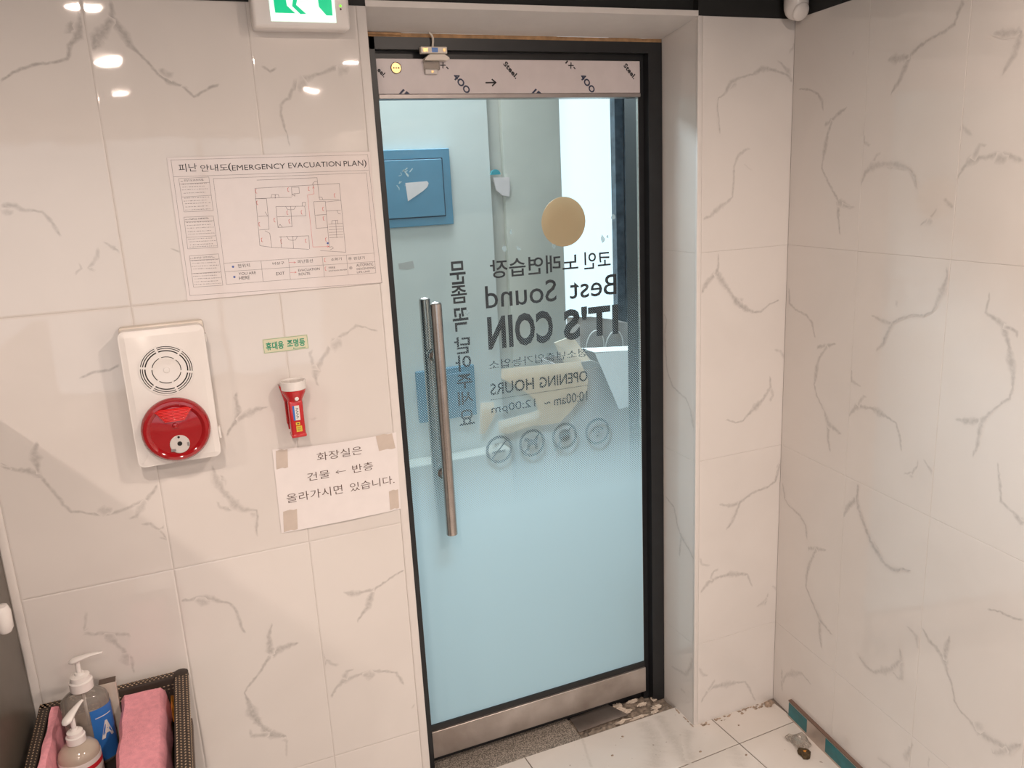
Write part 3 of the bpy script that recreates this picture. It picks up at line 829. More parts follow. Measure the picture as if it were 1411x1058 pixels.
FL = [(1.222, 0.158, 0.013, 0.020, 'tallest cream filler lump at the right end of the steel cover plate'), (1.232, 0.132, 0.016, 0.006, 'long cream filler smear below the right end of the cover plate'),
      (1.297, 0.140, 0.014, 0.006, 'flat cream filler crumb in the middle of the broken mortar'), (1.330, 0.108, 0.016, 0.007, 'cream filler crumb near the tile edge in front of the black frame'),
      (1.346, 0.150, 0.008, 0.010, 'small cream filler crumb right against the black door frame'), (1.275, 0.168, 0.018, 0.005, 'thin cream filler ridge close under the steel door rail'),
      (1.310, 0.090, 0.013, 0.004, 'narrow cream filler crumb on the tile edge of the threshold'), (1.195, 0.094, 0.026, 0.004, 'thin cream filler line in front of the steel cover plate'),
      (1.255, 0.088, 0.028, 0.004, 'long thin filler line along the tile edge right of the cover plate')]
for i, (x, y, sx, sy, lb_) in enumerate(FL):
    lump('filler_lump', 'caulk', x, y, -0.002, sx, sy, 0.005, 20 + i, lb_, 'rubble', 'crumbs of filler in the broken threshold', jag=0.5, sub=3)
# grime along the foot of the pier and loose grit on the floor
mb = MB(); rr = random.Random(9)
for i in range(70):
    u = rr.random(); x = XP + 0.01 + (XC - XP - 0.02) * u ** 0.6; y = YP - 0.001 - abs(rr.gauss(0, 0.006)) - (0.012 * rr.random() if u > 0.6 else 0)
    s = rr.uniform(0.001, 0.0042); bm = bmesh.new(); bmesh.ops.create_icosphere(bm, subdivisions=1, radius=s)
    for v in bm.verts: v.co = Vector((x + v.co.x * 1.7, y - s + v.co.y, max(0.0002, v.co.z * 0.5 + 0.0005)))
    mb.bm(bm)
for i in range(26):
    x = rr.uniform(XP - 0.002, XP); y = rr.uniform(YP - 0.01, 0.07); s = rr.uniform(0.001, 0.003)
    bm = bmesh.new(); bmesh.ops.create_icosphere(bm, subdivisions=1, radius=s)
    for v in bm.verts: v.co = Vector((x - s * 2 + v.co.x, y + v.co.y * 2, max(0.0002, v.co.z * 0.5)))
    mb.bm(bm)
d = mb.make('floor_grime', 'dirt', origin=(1.5, -0.03, 0)); tag(d, 'brown grit and grime along the foot of the pier', 'dirt', kind='stuff')
d = lump('dirt_clump', 'dirt', 1.652, -0.043, 0.003, 0.016, 0.012, 0.011, 4, 'brown clump of dirt in the corner of pier and right wall', 'dirt')
GR = [(1.505, -0.083, 'dark grit speck on the floor tile beside the pier foot'), (1.09, -0.03, 'dark grit speck on the floor in front of the cover plate'), (1.02, -0.09, 'dark grit speck nearest the viewer on the floor before the door'),
      (1.16, 0.03, 'dark grit speck close to the threshold edge'), (1.44, -0.20, 'dark grit speck beside the crossing of floor joints'), (1.33, -0.13, 'dark grit speck on the floor left of the pier')]
for i, (x, y, lb_) in enumerate(GR):
    lump('grit', 'dirt', x, y, 0.001, 0.004, 0.003, 0.002, 50 + i, lb_, 'dirt', 'specks of grit on the floor', jag=0.4, sub=1)

# metal base strip along the right wall with leftover teal film
bs = empty('baseboard_right', (Rp(0.1)[0], Rp(0.1)[1], 0)); tag(bs, 'metal base strip with teal film pieces along the right wall', 'baseboard', kind='structure')
def RB(mb, u0, u1, z0, z1, n0, n1, mi=0):
    a, b = Rp(u0, n0), Rp(u1, n0); c, d = Rp(u1, n1), Rp(u0, n1)
    return mb.add([(a[0], a[1], z0), (b[0], b[1], z0), (c[0], c[1], z0), (d[0], d[1], z0), (a[0], a[1], z1), (b[0], b[1], z1), (c[0], c[1], z1), (d[0], d[1], z1)],
                  [(0, 1, 2, 3), (7, 6, 5, 4), (0, 4, 5, 1), (1, 5, 6, 2), (2, 6, 7, 3), (3, 7, 4, 0)], mi)
RB(MB(), 0.098, 2.2, 0.0, 0.0575, 0.001, 0.010).make('strip', 'strip_metal', bs)
RB(MB(), 0.097, 2.2, 0.0575, 0.0615, 0.0005, 0.0115).make('strip_lip', 'strip_edge', bs)
for a, b in ((0.0985, 0.188), (0.275, 0.50), (0.58, 0.8), (0.95, 1.2)):
    RB(MB(), a, b, 0.008, 0.0535, 0.0101, 0.0107).make('film_piece', 'teal_film', bs)
# crumpled clear plastic with a mouldy tip on the floor
cw = empty('crumpled_plastic', (1.605, -0.25, 0)); tag(cw, 'crumpled see-through plastic wrap with a mouldy brown end on the floor', 'litter')
lump('wrap', 'clear_plastic', 1.612, -0.232, 0.012, 0.026, 0.030, 0.017, 61, None, None, jag=0.30, parent=cw)
lump('wrap_tail', 'clear_plastic', 1.598, -0.206, 0.008, 0.016, 0.012, 0.009, 62, None, None, jag=0.35, parent=cw)
lump('mouldy_end', 'mould', 1.588, -0.275, 0.009, 0.014, 0.017, 0.011, 63, None, None, jag=0.40, parent=cw)
lump('yellow_spot', 'orange_bag', 1.588, -0.278, 0.018, 0.005, 0.006, 0.003, 64, None, None, jag=0.4, sub=1, parent=cw)
# ------------------------------------------------------------ glass door
door = empty('door_1', (0.95, 0.166, 0.0)); tag(door, 'frosted glass door with steel rails, bar handles and mirrored lettering', 'door', kind='structure')
fm = MB()
fm.box(0.5475, 0.5955, 0.143, 0.24, -0.008, 2.0034); fm.box(1.340, XP - 0.0005, 0.143, 0.24, -0.008, 2.0034); fm.box(0.583, 1.340, 0.143, 0.24, 1.976, 2.0034)
fm.box(1.3215, 1.340, 0.170, 0.24, -0.008, 1.976); fm.box(0.583, 1.3215, 0.170, 0.24, 1.9585, 1.976)
fm.box(0.583, 1.3215, 0.1842, 0.215, -0.012, 0.0405)  # unseen bottom stop, added to block hallway light under the door
fm.make('door_frame', 'frame_black', door)
LX0, LX1 = 0.5968, 1.317
tr = MB().rbox(LX0, LX1, 0.1485, 0.1835, 1.876, 1.9565, 0.001, 1).make('top_rail', 'protective_film', door)
MB().rbox(LX0, LX1, 0.146, 0.186, 1.8655, 1.8755, 0.001, 1).make('rail_lip', 'rail_lip', tr)
br = MB().rbox(LX0, LX1, 0.1485, 0.1835, 0.036, 0.1225, 0.001, 1).make('bottom_rail', 'steel_scuffed', door)
MB().box(LX0, LX1, 0.1555, 0.1765, 0.1226, 0.1405).make('gasket', 'frame_black', br)
gl = MB().box(LX0, LX1, 0.161, 0.171, 0.1406, 1.8654).make('glass_pane', 'door_glass', door)
MB().box(LX1 + 0.0001, LX1 + 0.0012, 0.1612, 0.1708, 0.1406, 1.8654).make('edge_highlight', 'steel', gl)  # bright steel strip stands in for the highlight along the glass edge
fi = MB().add([(LX0, 0.1605, 0.1406), (LX1, 0.1605, 0.1406), (LX1, 0.1605, 1.42), (LX0, 0.1605, 1.42)], [(0, 1, 2, 3)]).make('frosted_film', 'frosted_film', door)
# lock cylinder on the top rail
lk = MB().lathe([(0.0, -0.0016), (0.0115, -0.0016), (0.0125, -0.001), (0.0125, 0.0)], (0.6445, 0.1484, 1.935), 'Y', 24).make('lock_cylinder', 'brass', tr)
MB().ring(0.6445, 1.935, 0.0121, 0.0131, 0.1462, 0.1484).make('lock_rim', 'ink', lk)
k = MB()
for dx in (-0.006, 0, 0.006): k.box(0.6445 + dx - 0.0016, 0.6445 + dx + 0.0016, 0.1462, 0.1467, 1.9335, 1.9365)
k.make('key_slot', 'ink', lk)
# printing on the protective film of the top rail
def rt(t, cx, cz, w, h, deg, bold=0.0, mi=0):
    pm = MB(); text_fit(pm, t, cx - w / 2, cz - h / 2, cx + w / 2, cz + h / 2, 0.1481, bold, 0, rot=math.radians(deg)); pm.make('printed_word', 'ink_navy' if mi else 'ink', tr, fixn=False)
rt('Steel.', 0.941, 1.932, 0.048, 0.013, -47, 0.04); rt('Steel.', 1.286, 1.931, 0.046, 0.013, -47, 0.04); rt('eel.', 0.609, 1.925, 0.022, 0.011, -47, 0.03)
rt('4OO', 0.808, 1.900, 0.054, 0.017, -50, 0.035, 1); rt('4OO', 1.158, 1.900, 0.054, 0.017, -50, 0.035, 1)
rt('X', 1.110, 1.944, 0.015, 0.012, -47, 0.05); rt('-', 1.120, 1.938, 0.007, 0.003, -47); rt('X', 0.762, 1.942, 0.013, 0.011, -47, 0.05); rt('-', 0.773, 1.936, 0.007, 0.003, -47)
rt('I', 1.098, 1.952, 0.004, 0.009, -47)
pm = MB(); pm.seg(0.872, 1.902, 0.897, 1.9025, 0.0035, 0.1480, 0.14835); pm.seg(0.889, 1.9095, 0.898, 1.9025, 0.0035, 0.1480, 0.14835); pm.seg(0.889, 1.895, 0.898, 1.9025, 0.0035, 0.1480, 0.14835); pm.make('printed_arrow', 'ink', tr)
for x in (0.653, 1.002):
    pm = MB()
    pm.prism([(x - 0.007, 1.8765), (x - 0.001, 1.8765), (x + 0.009, 1.885), (x + 0.005, 1.888)], 0.1480, 0.14835, 'Y')
    pm.prism([(x + 0.006, 1.8765), (x + 0.021, 1.8765), (x + 0.013, 1.883)], 0.1480, 0.14835, 'Y')
    o = pm.make('printed_stripes', 'ink_navy', tr); o['kind'] = 'stuff'
# bar handles, one on each face
HX = 0.691
def bar(name, y, z0, z1):
    h = MB().lathe([(0.0, z0), (0.0128, z0), (0.0150, z0 + 0.0015), (0.0150, z1 - 0.002), (0.0125, z1 + 0.0008), (0.0, z1 + 0.0032)], (HX, y, 0), 'Z', 40).make(name, 'steel', door, smooth=True)
    s = 1 if y > 0.166 else -1; yf = 0.1712 if s > 0 else 0.1600
    for z in (1.2275, 0.902):
        MB().lathe([(0.0160, yf), (0.0160, yf + s * 0.004), (0.008, yf + s * 0.005), (0.0075, yf + s * 0.018), (0.011, yf + s * 0.022), (0.011, yf + s * 0.030)], (HX, 0, z), 'Y', 20).make('standoff', 'chrome', h, smooth=True)
bar('inner_bar_handle', 0.117, 0.737, 1.371); bar('outer_bar_handle', 0.215, 0.737, 1.372)
# vinyl lettering on the outer face, mirrored when seen from inside
YV = 0.1714
def V2(x0, z0, x1, z1, y0=0.162, y1=YV):
    a = rail(x0, z0, y0, y1); b = rail(x1, z1, y0, y1); return a[0], a[1], b[0], b[1]
def tagl(os_, label):
    for o in os_: o['label'] = label
def vinyl(name, items, mat='ink'):
    os_ = []
    for t, x0, z0, x1, z1, b in items:
        m = MB(); text_fit(m, t, *V2(x0, z0, x1, z1), YV, b, mirror=True); os_.append(m.make(name, mat, door, fixn=False))
    return os_
tagl(vinyl('lettering', [('코인', 1.140, 1.414, 1.224, 1.462, 0.012), ('노래연습장', 0.861, 1.413, 1.122, 1.462, 0.012)]), 'black vinyl line reading 코인노래연습장, mirrored')
tagl(vinyl('lettering', [('Best', 1.093, 1.336, 1.241, 1.394, 0.004), ('Sound', 0.843, 1.335, 1.052, 1.396, 0.004)]), 'black vinyl line reading Best Sound, mirrored')
tagl(vinyl('lettering', [("IT'S", 1.070, 1.221, 1.245, 1.311, 0.040), ('COIN', 0.844, 1.222, 1.038, 1.313, 0.040)]), "heavy black vinyl line reading IT'S COIN, mirrored")
tagl(vinyl('lettering', [('청소년출입가능업소', 0.842, 1.168, 1.142, 1.193, 0.0)]), 'thin vinyl line reading 청소년출입가능업소, mirrored')
tagl(vinyl('lettering', [('OPENING', 0.990, 1.096, 1.141, 1.127, 0.012), ('HOURS', 0.842, 1.096, 0.973, 1.129, 0.012)]), 'vinyl line reading OPENING HOURS, mirrored')
tagl(vinyl('lettering', [('10:00am ~', 1.002, 1.038, 1.139, 1.067, 0.008), ('12:00pm', 0.842, 1.038, 0.975, 1.068, 0.008)]), 'vinyl line reading 10:00am ~ 12:00pm, mirrored')
VT = [('문', 1.407, 1.467), ('좀', 1.357, 1.404), ('꼭', 1.283, 1.345), ('닫', 1.222, 1.268), ('아', 1.174, 1.219), ('주', 1.126, 1.166), ('세', 1.080, 1.119), ('요', 1.024, 1.068)]
tagl(vinyl('lettering', [(c, 0.748, a, 0.792, b, 0.016) for c, a, b in VT]), 'vertical vinyl line reading 문좀꼭닫아주세요, mirrored')
ul = MB(); x = 0.842
while x < 1.14:
    a = V2(x, 1.0826, x + 0.0032, 1.0846); ul.box(a[0], a[2], YV - 0.0001, YV + 0.0003, a[1], a[3]); x += 0.0058
ul = ul.make('dotted_rule', 'ink', door); ul['kind'] = 'stuff'
# gold disc and four round pictograms
c = rail(1.0815, 1.548, 0.162, YV)
MB().ring(c[0], c[1], 0.0, 0.0665, YV, YV + 0.0006, seg=64).make('gold_disc', 'gold_disc', door)
def icon(cx, cz, kind):
    cx, cz = rail(cx, cz, 0.162, YV); m = MB(); y0, y1 = YV, YV + 0.0004
    m.ring(cx, cz, 0.0325, 0.0405, y0, y1, seg=40)
    if kind == 'smoke':
        m.seg(cx - 0.022, cz - 0.024, cx + 0.022, cz + 0.024, 0.006, y0, y1)
        m.box(cx - 0.022, cx + 0.018, y0, y1, cz - 0.010, cz - 0.003)
        for dx in (-0.012, -0.005): m.tube([(cx + dx, y0, cz), (cx + dx - 0.006, y0, cz + 0.008), (cx + dx + 0.003, y0, cz + 0.014), (cx + dx, y0, cz + 0.020)], 0.0014, 5)
    if kind == 'pet':
        m.prism([(cx - 0.020, cz + 0.020), (cx - 0.010, cz + 0.014), (cx + 0.008, cz + 0.008), (cx + 0.020, cz + 0.018), (cx + 0.016, cz), (cx + 0.017, cz - 0.020), (cx + 0.010, cz - 0.020), (cx + 0.007, cz - 0.007), (cx - 0.006, cz - 0.006), (cx - 0.010, cz - 0.021), (cx - 0.017, cz - 0.021), (cx - 0.014, cz + 0.004), (cx - 0.024, cz + 0.010)], y0, y1)
        m.seg(cx - 0.022, cz - 0.024, cx + 0.022, cz + 0.024, 0.005, y0, y1)
    if kind == 'food':
        m.rbox(cx - 0.016, cx + 0.016, y0, y1, cz - 0.012, cz + 0.016, 0.00015, 1)
        m.ring(cx, cz + 0.002, 0.0, 0.019, y0, y1, seg=20)
        m.seg(cx - 0.022, cz - 0.024, cx + 0.022, cz + 0.024, 0.005, y0, y1)
    if kind == 'wifi':
        for r in (0.009, 0.016, 0.023): m.ring(cx, cz - 0.012, r, r + 0.0036, y0, y1, 40, 140, 14)
        m.ring(cx, cz - 0.014, 0.0, 0.0035, y0, y1, seg=12)
    return m.make('pictogram', 'ink', door)
tag(icon(0.859, 0.938, 'smoke'), 'round no-smoking pictogram'); tag(icon(0.959, 0.940, 'pet'), 'round no-pets pictogram')
tag(icon(1.062, 0.943, 'food'), 'round no-food pictogram'); tag(icon(1.169, 0.940, 'wifi'), 'round wireless pictogram')
# leftovers of torn poster stuck to the outside of the glass
YT = 0.1726
def torn(pts, mat):
    return MB().prism([rail(x, z, 0.17, YT) for x, z in pts], YT, YT + 0.0008, 'Y').make('torn_poster', mat, door)
torn([(0.881, 1.164), (1.124, 1.154), (1.147, 1.096), (1.142, 1.064), (1.083, 1.007), (1.051, 0.983), (0.975, 0.985), (0.984, 1.029), (0.981, 1.052), (0.962, 1.080), (0.879, 1.139)], 'kraft_cream')
torn([(0.863, 1.016), (0.984, 1.029), (0.976, 0.988), (0.890, 0.976), (0.864, 0.984)], 'kraft_cream')
torn([(0.814, 1.077), (0.853, 1.074), (0.857, 1.042), (0.822, 0.988), (0.806, 0.990)], 'kraft_cream')
torn([(1.040, 0.920), (1.052, 0.928), (1.056, 0.915), (1.048, 0.912), (1.034, 0.898), (1.030, 0.902)], 'smudge')
m = MB(); rr = random.Random(21)
for x, z, r in ((0.905, 1.488, 0.012), (0.945, 1.486, 0.010), (0.925, 1.53, 0.009), (0.79, 1.33, 0.008), (1.05, 1.486, 0.009), (1.20, 1.494, 0.013), (1.235, 1.55, 0.010), (1.215, 1.50, 0.007)):
    n = 7; m.prism([rail(x + r * rr.uniform(0.4, 1) * math.cos(2 * PI * k / n) * 0.8, z + r * rr.uniform(0.4, 1) * math.sin(2 * PI * k / n), 0.162, 0.1716) for k in range(n)], 0.1713, 0.1717)
o = m.make('glue_residue', 'glue', door); o['kind'] = 'stuff'
# door contact sensor hanging over the top of the door
sn = empty('door_sensor', (0.735, 0.143, 1.96)); tag(sn, 'white magnetic door sensor with a cable on the black frame top', 'sensor')
b = MB().rbox(0.703, 0.769, 0.128, 0.1428, 1.9655, 1.9810, 0.002, 2).make('sensor_body', 'plastic_cream', sn)
m = MB(); m.box(0.708, 0.720, 0.1274, 0.1279, 1.969, 1.978); m.make('screw_hole', 'brass', b)
m = MB(); m.box(0.730, 0.745, 0.1274, 0.1279, 1.968, 1.9785); m.make('blue_label', 'blue_label', b)
m = MB(); m.lathe([(0.0, -0.0005), (0.004, -0.0005), (0.004, 0)], (0.7615, 0.1279, 1.9735), 'Y', 12).make('screw', 'brass', b)
MB().prism([(0.711, 1.9505), (0.714, 1.957), (0.724, 1.9635), (0.760, 1.9640), (0.772, 1.957), (0.773, 1.9535), (0.768, 1.9505)], 0.126, 0.1476).make('magnet_cap', 'plastic_cream', sn)
MB().rbox(0.712, 0.752, 0.1405, 0.1480, 1.930, 1.9503, 0.002, 2).make('clear_bracket', 'clear_plastic', sn)
q = MB().rbox(0.714, 0.745, 0.139, 0.1480, 1.9205, 1.9315, 0.001, 1).make('bracket_foot', 'plastic_grey', sn)
MB().lathe([(0.0, -0.0008), (0.0032, -0.0008), (0.0032, 0)], (0.7315, 0.1389, 1.926), 'Y', 12).make('screw', 'brass', q)
MB().tube([(0.735, 0.136, 1.981), (0.7365, 0.1345, 1.992), (0.7365, 0.133, 2.001), (0.733, 0.133, 2.0085), (0.728, 0.1355, 2.0135)], 0.0026, 8).make('cable', 'plastic_cream', sn, smooth=True)

# ------------------------------------------------------------ hallway beyond the glass
def st(mb, name, mat, label, cat='wall'):
    o = mb.make(name, mat); tag(o, label, cat, kind='structure'); return o
st(MB().box(-0.4, 1.318, 1.30, 1.40, -0.02, 2.7), 'wall_hallway', 'hall_wall', 'pale painted hallway wall seen through the glass door')
st(MB().box(1.318, 1.380, 1.33, 1.40, -0.02, 2.7), 'wall_hallway_recess', 'hall_shade', 'recessed stripe of the hallway wall, its shade put into the colour')
st(MB().box(1.380, 1.637, 1.30, 1.40, -0.02, 2.7), 'wall_hallway_pillar', 'hall_wall_grey', 'grey stained hallway pillar left of the bright window')
st(MB().box(1.637, 1.94, 1.30, 1.40, -0.02, 0.97).box(1.637, 1.94, 1.30, 1.40, 2.25, 2.7), 'wall_hallway_sill', 'hall_wall', 'hallway wall under and over the bright window')
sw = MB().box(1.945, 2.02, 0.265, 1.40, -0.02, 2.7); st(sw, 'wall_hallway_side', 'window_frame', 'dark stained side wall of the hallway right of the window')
st(MB().box(-0.46, -0.4, 0.265, 1.40, -0.02, 2.7), 'wall_hallway_left', 'hall_wall', 'left end wall of the hallway')
st(MB().box(-0.4, 2.0, 0.301, 1.40, -0.08, -0.02), 'floor_hallway', 'hall_floor', 'grey hallway floor beyond the door', 'floor')
st(MB().box(-0.4, 2.0, 0.265, 1.40, 2.7, 2.75), 'ceiling_hallway', 'hall_wall', 'white hallway ceiling', 'ceiling')
st(MB().rbox(-0.39, 1.31, 1.20, 1.2995, -0.0195, 0.56, 0.004, 1), 'trim_8', 'hall_wall_grey', 'low grey ledge along the hallway wall', 'ledge')
wn = empty('window_1', (1.78, 1.32, 0.97)); tag(wn, 'bright daylit window at the end of the hallway', 'window', kind='structure')
MB().box(1.640, 1.935, 1.345, 1.352, 0.975, 2.245).make('pane', 'window_pane', wn)
MB().box(1.9, 1.9395, 1.305, 1.344, 0.975, 2.245).make('window_frame', 'window_frame', wn)
# wall cabinets
cb = empty('electric_cabinet', (0.99, 1.30, 1.51)); tag(cb, 'blue painted metal cabinet high on the hallway wall', 'cabinet')
MB().rbox(0.80, 1.141, 1.272, 1.2995, 1.512, 1.803, 0.002, 1).make('cabinet_body', 'blue_metal', cb)
dd = MB().rbox(0.835, 1.106, 1.266, 1.2715, 1.548, 1.764, 0.0015, 1).make('cabinet_door', 'blue_metal', cb)
m = MB(); m.box(0.831, 1.110, 1.2707, 1.2718, 1.764, 1.768); m.box(1.106, 1.110, 1.2707, 1.2718, 1.544, 1.768); m.box(0.831, 1.110, 1.2707, 1.2718, 1.544, 1.548); m.make('door_gap', 'blue_seam', cb)
MB().prism([(0.953, 1.679), (1.040, 1.682), (1.046, 1.674), (1.040, 1.660), (1.02, 1.645), (0.958, 1.610)], 1.2645, 1.2657).make('torn_sticker', 'torn_paper', dd)
m = MB(); rr = random.Random(12)
for i in range(16):
    x = 0.955 + rr.gauss(0, 0.012); z = 1.715 + rr.gauss(0, 0.014) - (0.05 if i > 10 else 0); 
    if i > 10: x -= 0.025
    m.seg(x, z, x + rr.uniform(-0.012, 0.012), z + rr.uniform(-0.012, 0.012), rr.uniform(0.0015, 0.004), 1.2653, 1.2658)
o = m.make('paint_scratches', 'scrape', dd); o['kind'] = 'stuff'
cb = empty('meter_cabinet', (1.05, 1.30, 0.71)); tag(cb, 'small blue metal cabinet lower on the hallway wall, behind the dotted film', 'cabinet')
MB().rbox(0.94, 1.19, 1.275, 1.2995, 0.713, 0.930, 0.002, 1).make('cabinet_body', 'blue_metal', cb)
MB().rbox(0.965, 1.165, 1.270, 1.2745, 0.738, 0.905, 0.0015, 1).make('cabinet_door', 'blue_metal', cb)
o = MB().prism([(1.327, 1.684), (1.397, 1.683), (1.398, 1.640), (1.393, 1.606), (1.362, 1.612), (1.338, 1.634)], 1.290, 1.2985).make('wall_notice', 'torn_paper'); tag(o, 'torn pinkish notice left on the grey hallway pillar', 'paper')
o = MB().ring(1.338, 1.695, 0.0, 0.021, 1.2900, 1.2990, 0, 180, 14).make('paint_mark', 'teal_paint'); tag(o, 'round teal remnant above the torn pinkish notice', 'sticker')
o = MB().prism([(0.908, 1.372), (0.968, 1.378), (0.972, 1.350), (0.94, 1.346), (0.91, 1.350)], 1.2985, 1.2995).make('paint_flake', 'carton_in'); tag(o, 'grey patch of flaked paint under the upper blue cabinet', 'stain')
# things left in the hallway behind the glass
ct = empty('lower_carton', (1.44, 0.66, -0.02)); tag(ct, 'closed grey carton on the hallway floor behind the frosted film', 'box')
MB().rbox(1.27, 1.60, 0.52, 0.80, -0.0195, 0.50, 0.004, 2).make('carton_body', 'carton_grey', ct)
MB().box(1.425, 1.445, 0.519, 0.801, 0.4985, 0.5012).make('packing_tape', 'kraft_cream', ct)
ct = empty('open_carton', (1.44, 0.66, 0.502)); tag(ct, 'open carton with white inner flaps stacked behind the glass', 'box')
m = MB(); z0, z1 = 0.5015, 1.035
m.box(1.275, 1.60, 0.53, 0.535, z0, z1); m.box(1.275, 1.60, 0.785, 0.79, z0, z1); m.box(1.275, 1.28, 0.535, 0.785, z0, z1); m.box(1.595, 1.60, 0.535, 0.785, z0, z1); m.box(1.28, 1.595, 0.535, 0.785, z0, z0 + 0.005)
m.make('carton_body', 'carton_grey', ct)
def slab(pts, t, mat, name, par):
    a = [Vector(p) for p in pts]; n = (a[1] - a[0]).cross(a[2] - a[0]).normalized() * t; k = len(a)
    v = a + [p + n for p in a]
    f = [tuple(range(k)), tuple(reversed(range(k, 2 * k)))] + [(i, i + k, (i + 1) % k + k, (i + 1) % k) for i in range(k)]
    return MB().add(v, f).make(name, mat, par)
slab([(1.560, 0.527, 1.075), (1.362, 0.527, 1.086), (1.418, 0.47, 0.895), (1.535, 0.47, 0.905)], 0.003, 'bag_white', 'front_flap', ct)
slab([(1.362, 0.530, 1.088), (1.595, 0.530, 1.070), (1.595, 0.565, 1.078), (1.330, 0.565, 1.100)], 0.002, 'bag_white', 'folded_edge', ct)
slab([(1.370, 0.53, 1.030), (1.275, 0.56, 1.030), (1.222, 0.55, 1.135), (1.290, 0.55, 1.150)], 0.003, 'kraft_cream', 'side_flap', ct)
slab([(1.400, 0.531, 1.036), (1.275, 0.531, 1.036), (1.262, 0.49, 1.072), (1.33, 0.49, 1.072)], 0.003, 'carton_in', 'front_flap', ct)
bg = empty('paper_bag', (1.47, 0.68, 0.51)); tag(bg, 'grey paper carrier bag with white twine handles in the open carton', 'bag')
m = MB(); z1 = 1.165
for (a, b) in (((1.375, 0.66), (1.585, 0.66)), ((1.375, 0.76), (1.585, 0.76))):
    m.add([(a[0], a[1], 0.51), (b[0], b[1], 0.51), (b[0], b[1], z1 - 0.02), (a[0] + 0.1, a[1], z1 + 0.004), (a[0], a[1], z1 + 0.012)], [(0, 1, 2, 3, 4)])
m.add([(1.375, 0.66, 0.51), (1.375, 0.71, 0.51), (1.375, 0.76, 0.51), (1.375, 0.76, z1), (1.372, 0.71, z1), (1.375, 0.66, z1)], [(0, 1, 4, 5), (1, 2, 3, 4)])
m.add([(1.585, 0.66, 0.51), (1.585, 0.76, 0.51), (1.585, 0.76, z1 - 0.02), (1.585, 0.66, z1 - 0.02)], [(0, 1, 2, 3)])
m.make('bag_body', 'carton_grey', bg, fixn=False)
for dx, yy in ((0.0, 0.655), (0.075, 0.65)):
    cx_ = 1.430 + dx; P = [(cx_ + 0.036 * math.cos(t_) * (1 + 0.1 * math.sin(t_)), yy - 0.012 * math.sin(t_), 1.065 + 0.075 * math.sin(t_) + dx * -0.12) for t_ in [PI * k / 16 for k in range(17)]]
    P_ = [(1.420 + dx, yy, 1.02), (1.418 + dx, yy - 0.004, 1.07), (1.435 + dx, yy - 0.008, 1.115), (1.462 + dx, yy - 0.008, 1.125), (1.482 + dx, yy - 0.005, 1.095), (1.478 + dx, yy, 1.06), (1.462 + dx, yy, 1.02)]
    MB().tube(P, 0.0022, 6).make('twine_handle', 'twine', bg, smooth=True)
# ------------------------------------------------------------ things on the left wall
# evacuation plan, A3, laminated
ps = empty('evacuation_poster', (0.32, 0.0, 1.4475)); tag(ps, 'laminated emergency evacuation plan with floor plan and Korean text, on the wall beside the door', 'poster')
MB().rbox(0.1100, 0.5290, -0.0018, -0.0010, 1.4470, 1.7395, 0.0003, 1).make('sheet', 'laminate', ps)
YB = -0.00185
def polyl(mb, data, w, y1=YB, mi=0):
    for l in data.strip().split('\n'):
        v = [int(a) / 1e4 for a in l.split()]
        for i in range(0, len(v) - 2, 2): mb.seg(v[i], v[i + 1], v[i + 2], v[i + 3], w, y1 - 0.00012, y1, mi)
m = MB(); polyl(m, P_LINES, 0.0005); m.make('printed_frame', 'ink_grey', ps)
m = MB(); polyl(m, P_PLAN, 0.00062); m.make('floor_plan', 'ink_grey', ps)
for l in P_RED.strip().split('\n')[:1]:
    m = MB(); polyl(m, l, 0.0006); m.make('red_route', 'ink_red', ps)
m = MB(); polyl(m, '\n'.join(P_RED.strip().split('\n')[1:]), 0.0006); o = m.make('red_arrows', 'ink_red', ps); o['kind'] = 'stuff'
for x, z in P_EXT:
    x /= 1e4; z /= 1e4; m = MB()
    m.seg(x - 0.0008, z - 0.0035, x - 0.001, z + 0.003, 0.0009, YB - 0.00012, YB); m.seg(x - 0.001, z + 0.003, x + 0.0012, z + 0.0040, 0.0009, YB - 0.00012, YB); m.seg(x - 0.0008, z - 0.0035, x + 0.0012, z - 0.004, 0.0008, YB - 0.00012, YB)
    m.make('extinguisher_symbol', 'ink_red', ps)
for x, z in P_DOT: MB().ring(x / 1e4, z / 1e4, 0, 0.0024, YB - 0.00015, YB, seg=14).make('blue_dot', 'ink_blue', ps)
m = MB(); rr = random.Random(2)
for x0, z0, x1, z1 in P_MICRO:
    x = x0 / 1e4; z = z0 / 1e4; e = x1 / 1e4; sl = (z1 - z0) / max(1, (x1 - x0))
    while x < e:
        L = rr.uniform(0.0012, 0.005); 
        for k in range(max(1, int(L / 0.0009))):
            xx = x + k * 0.0009
            if xx > e: break
            zz = z + (xx - x0 / 1e4) * sl
            m.box(xx, xx + rr.uniform(0.0004, 0.0008), YB - 0.0001, YB, zz + rr.uniform(0, 0.0004), zz + rr.uniform(0.0009, 0.0016))
        x += L + 0.0009
for x, z in P_CIR: m.ring(x / 1e4, z / 1e4, 0.0028, 0.0034, YB - 0.00015, YB, seg=16); m.box(x / 1e4 - 0.0014, x / 1e4 + 0.0014, YB - 0.00012, YB, z / 1e4 - 0.001, z / 1e4 + 0.001)
o = m.make('small_print', 'ink_grey', ps); o['kind'] = 'stuff'
for t, x0, z0, x1, z1 in P_TXT:
    m = MB(); text_fit(m, t, x0 / 1e4, z0 / 1e4, x1 / 1e4, z1 / 1e4, YB - 0.0001, 0.0); m.make('printed_word', 'ink', ps, fixn=False)

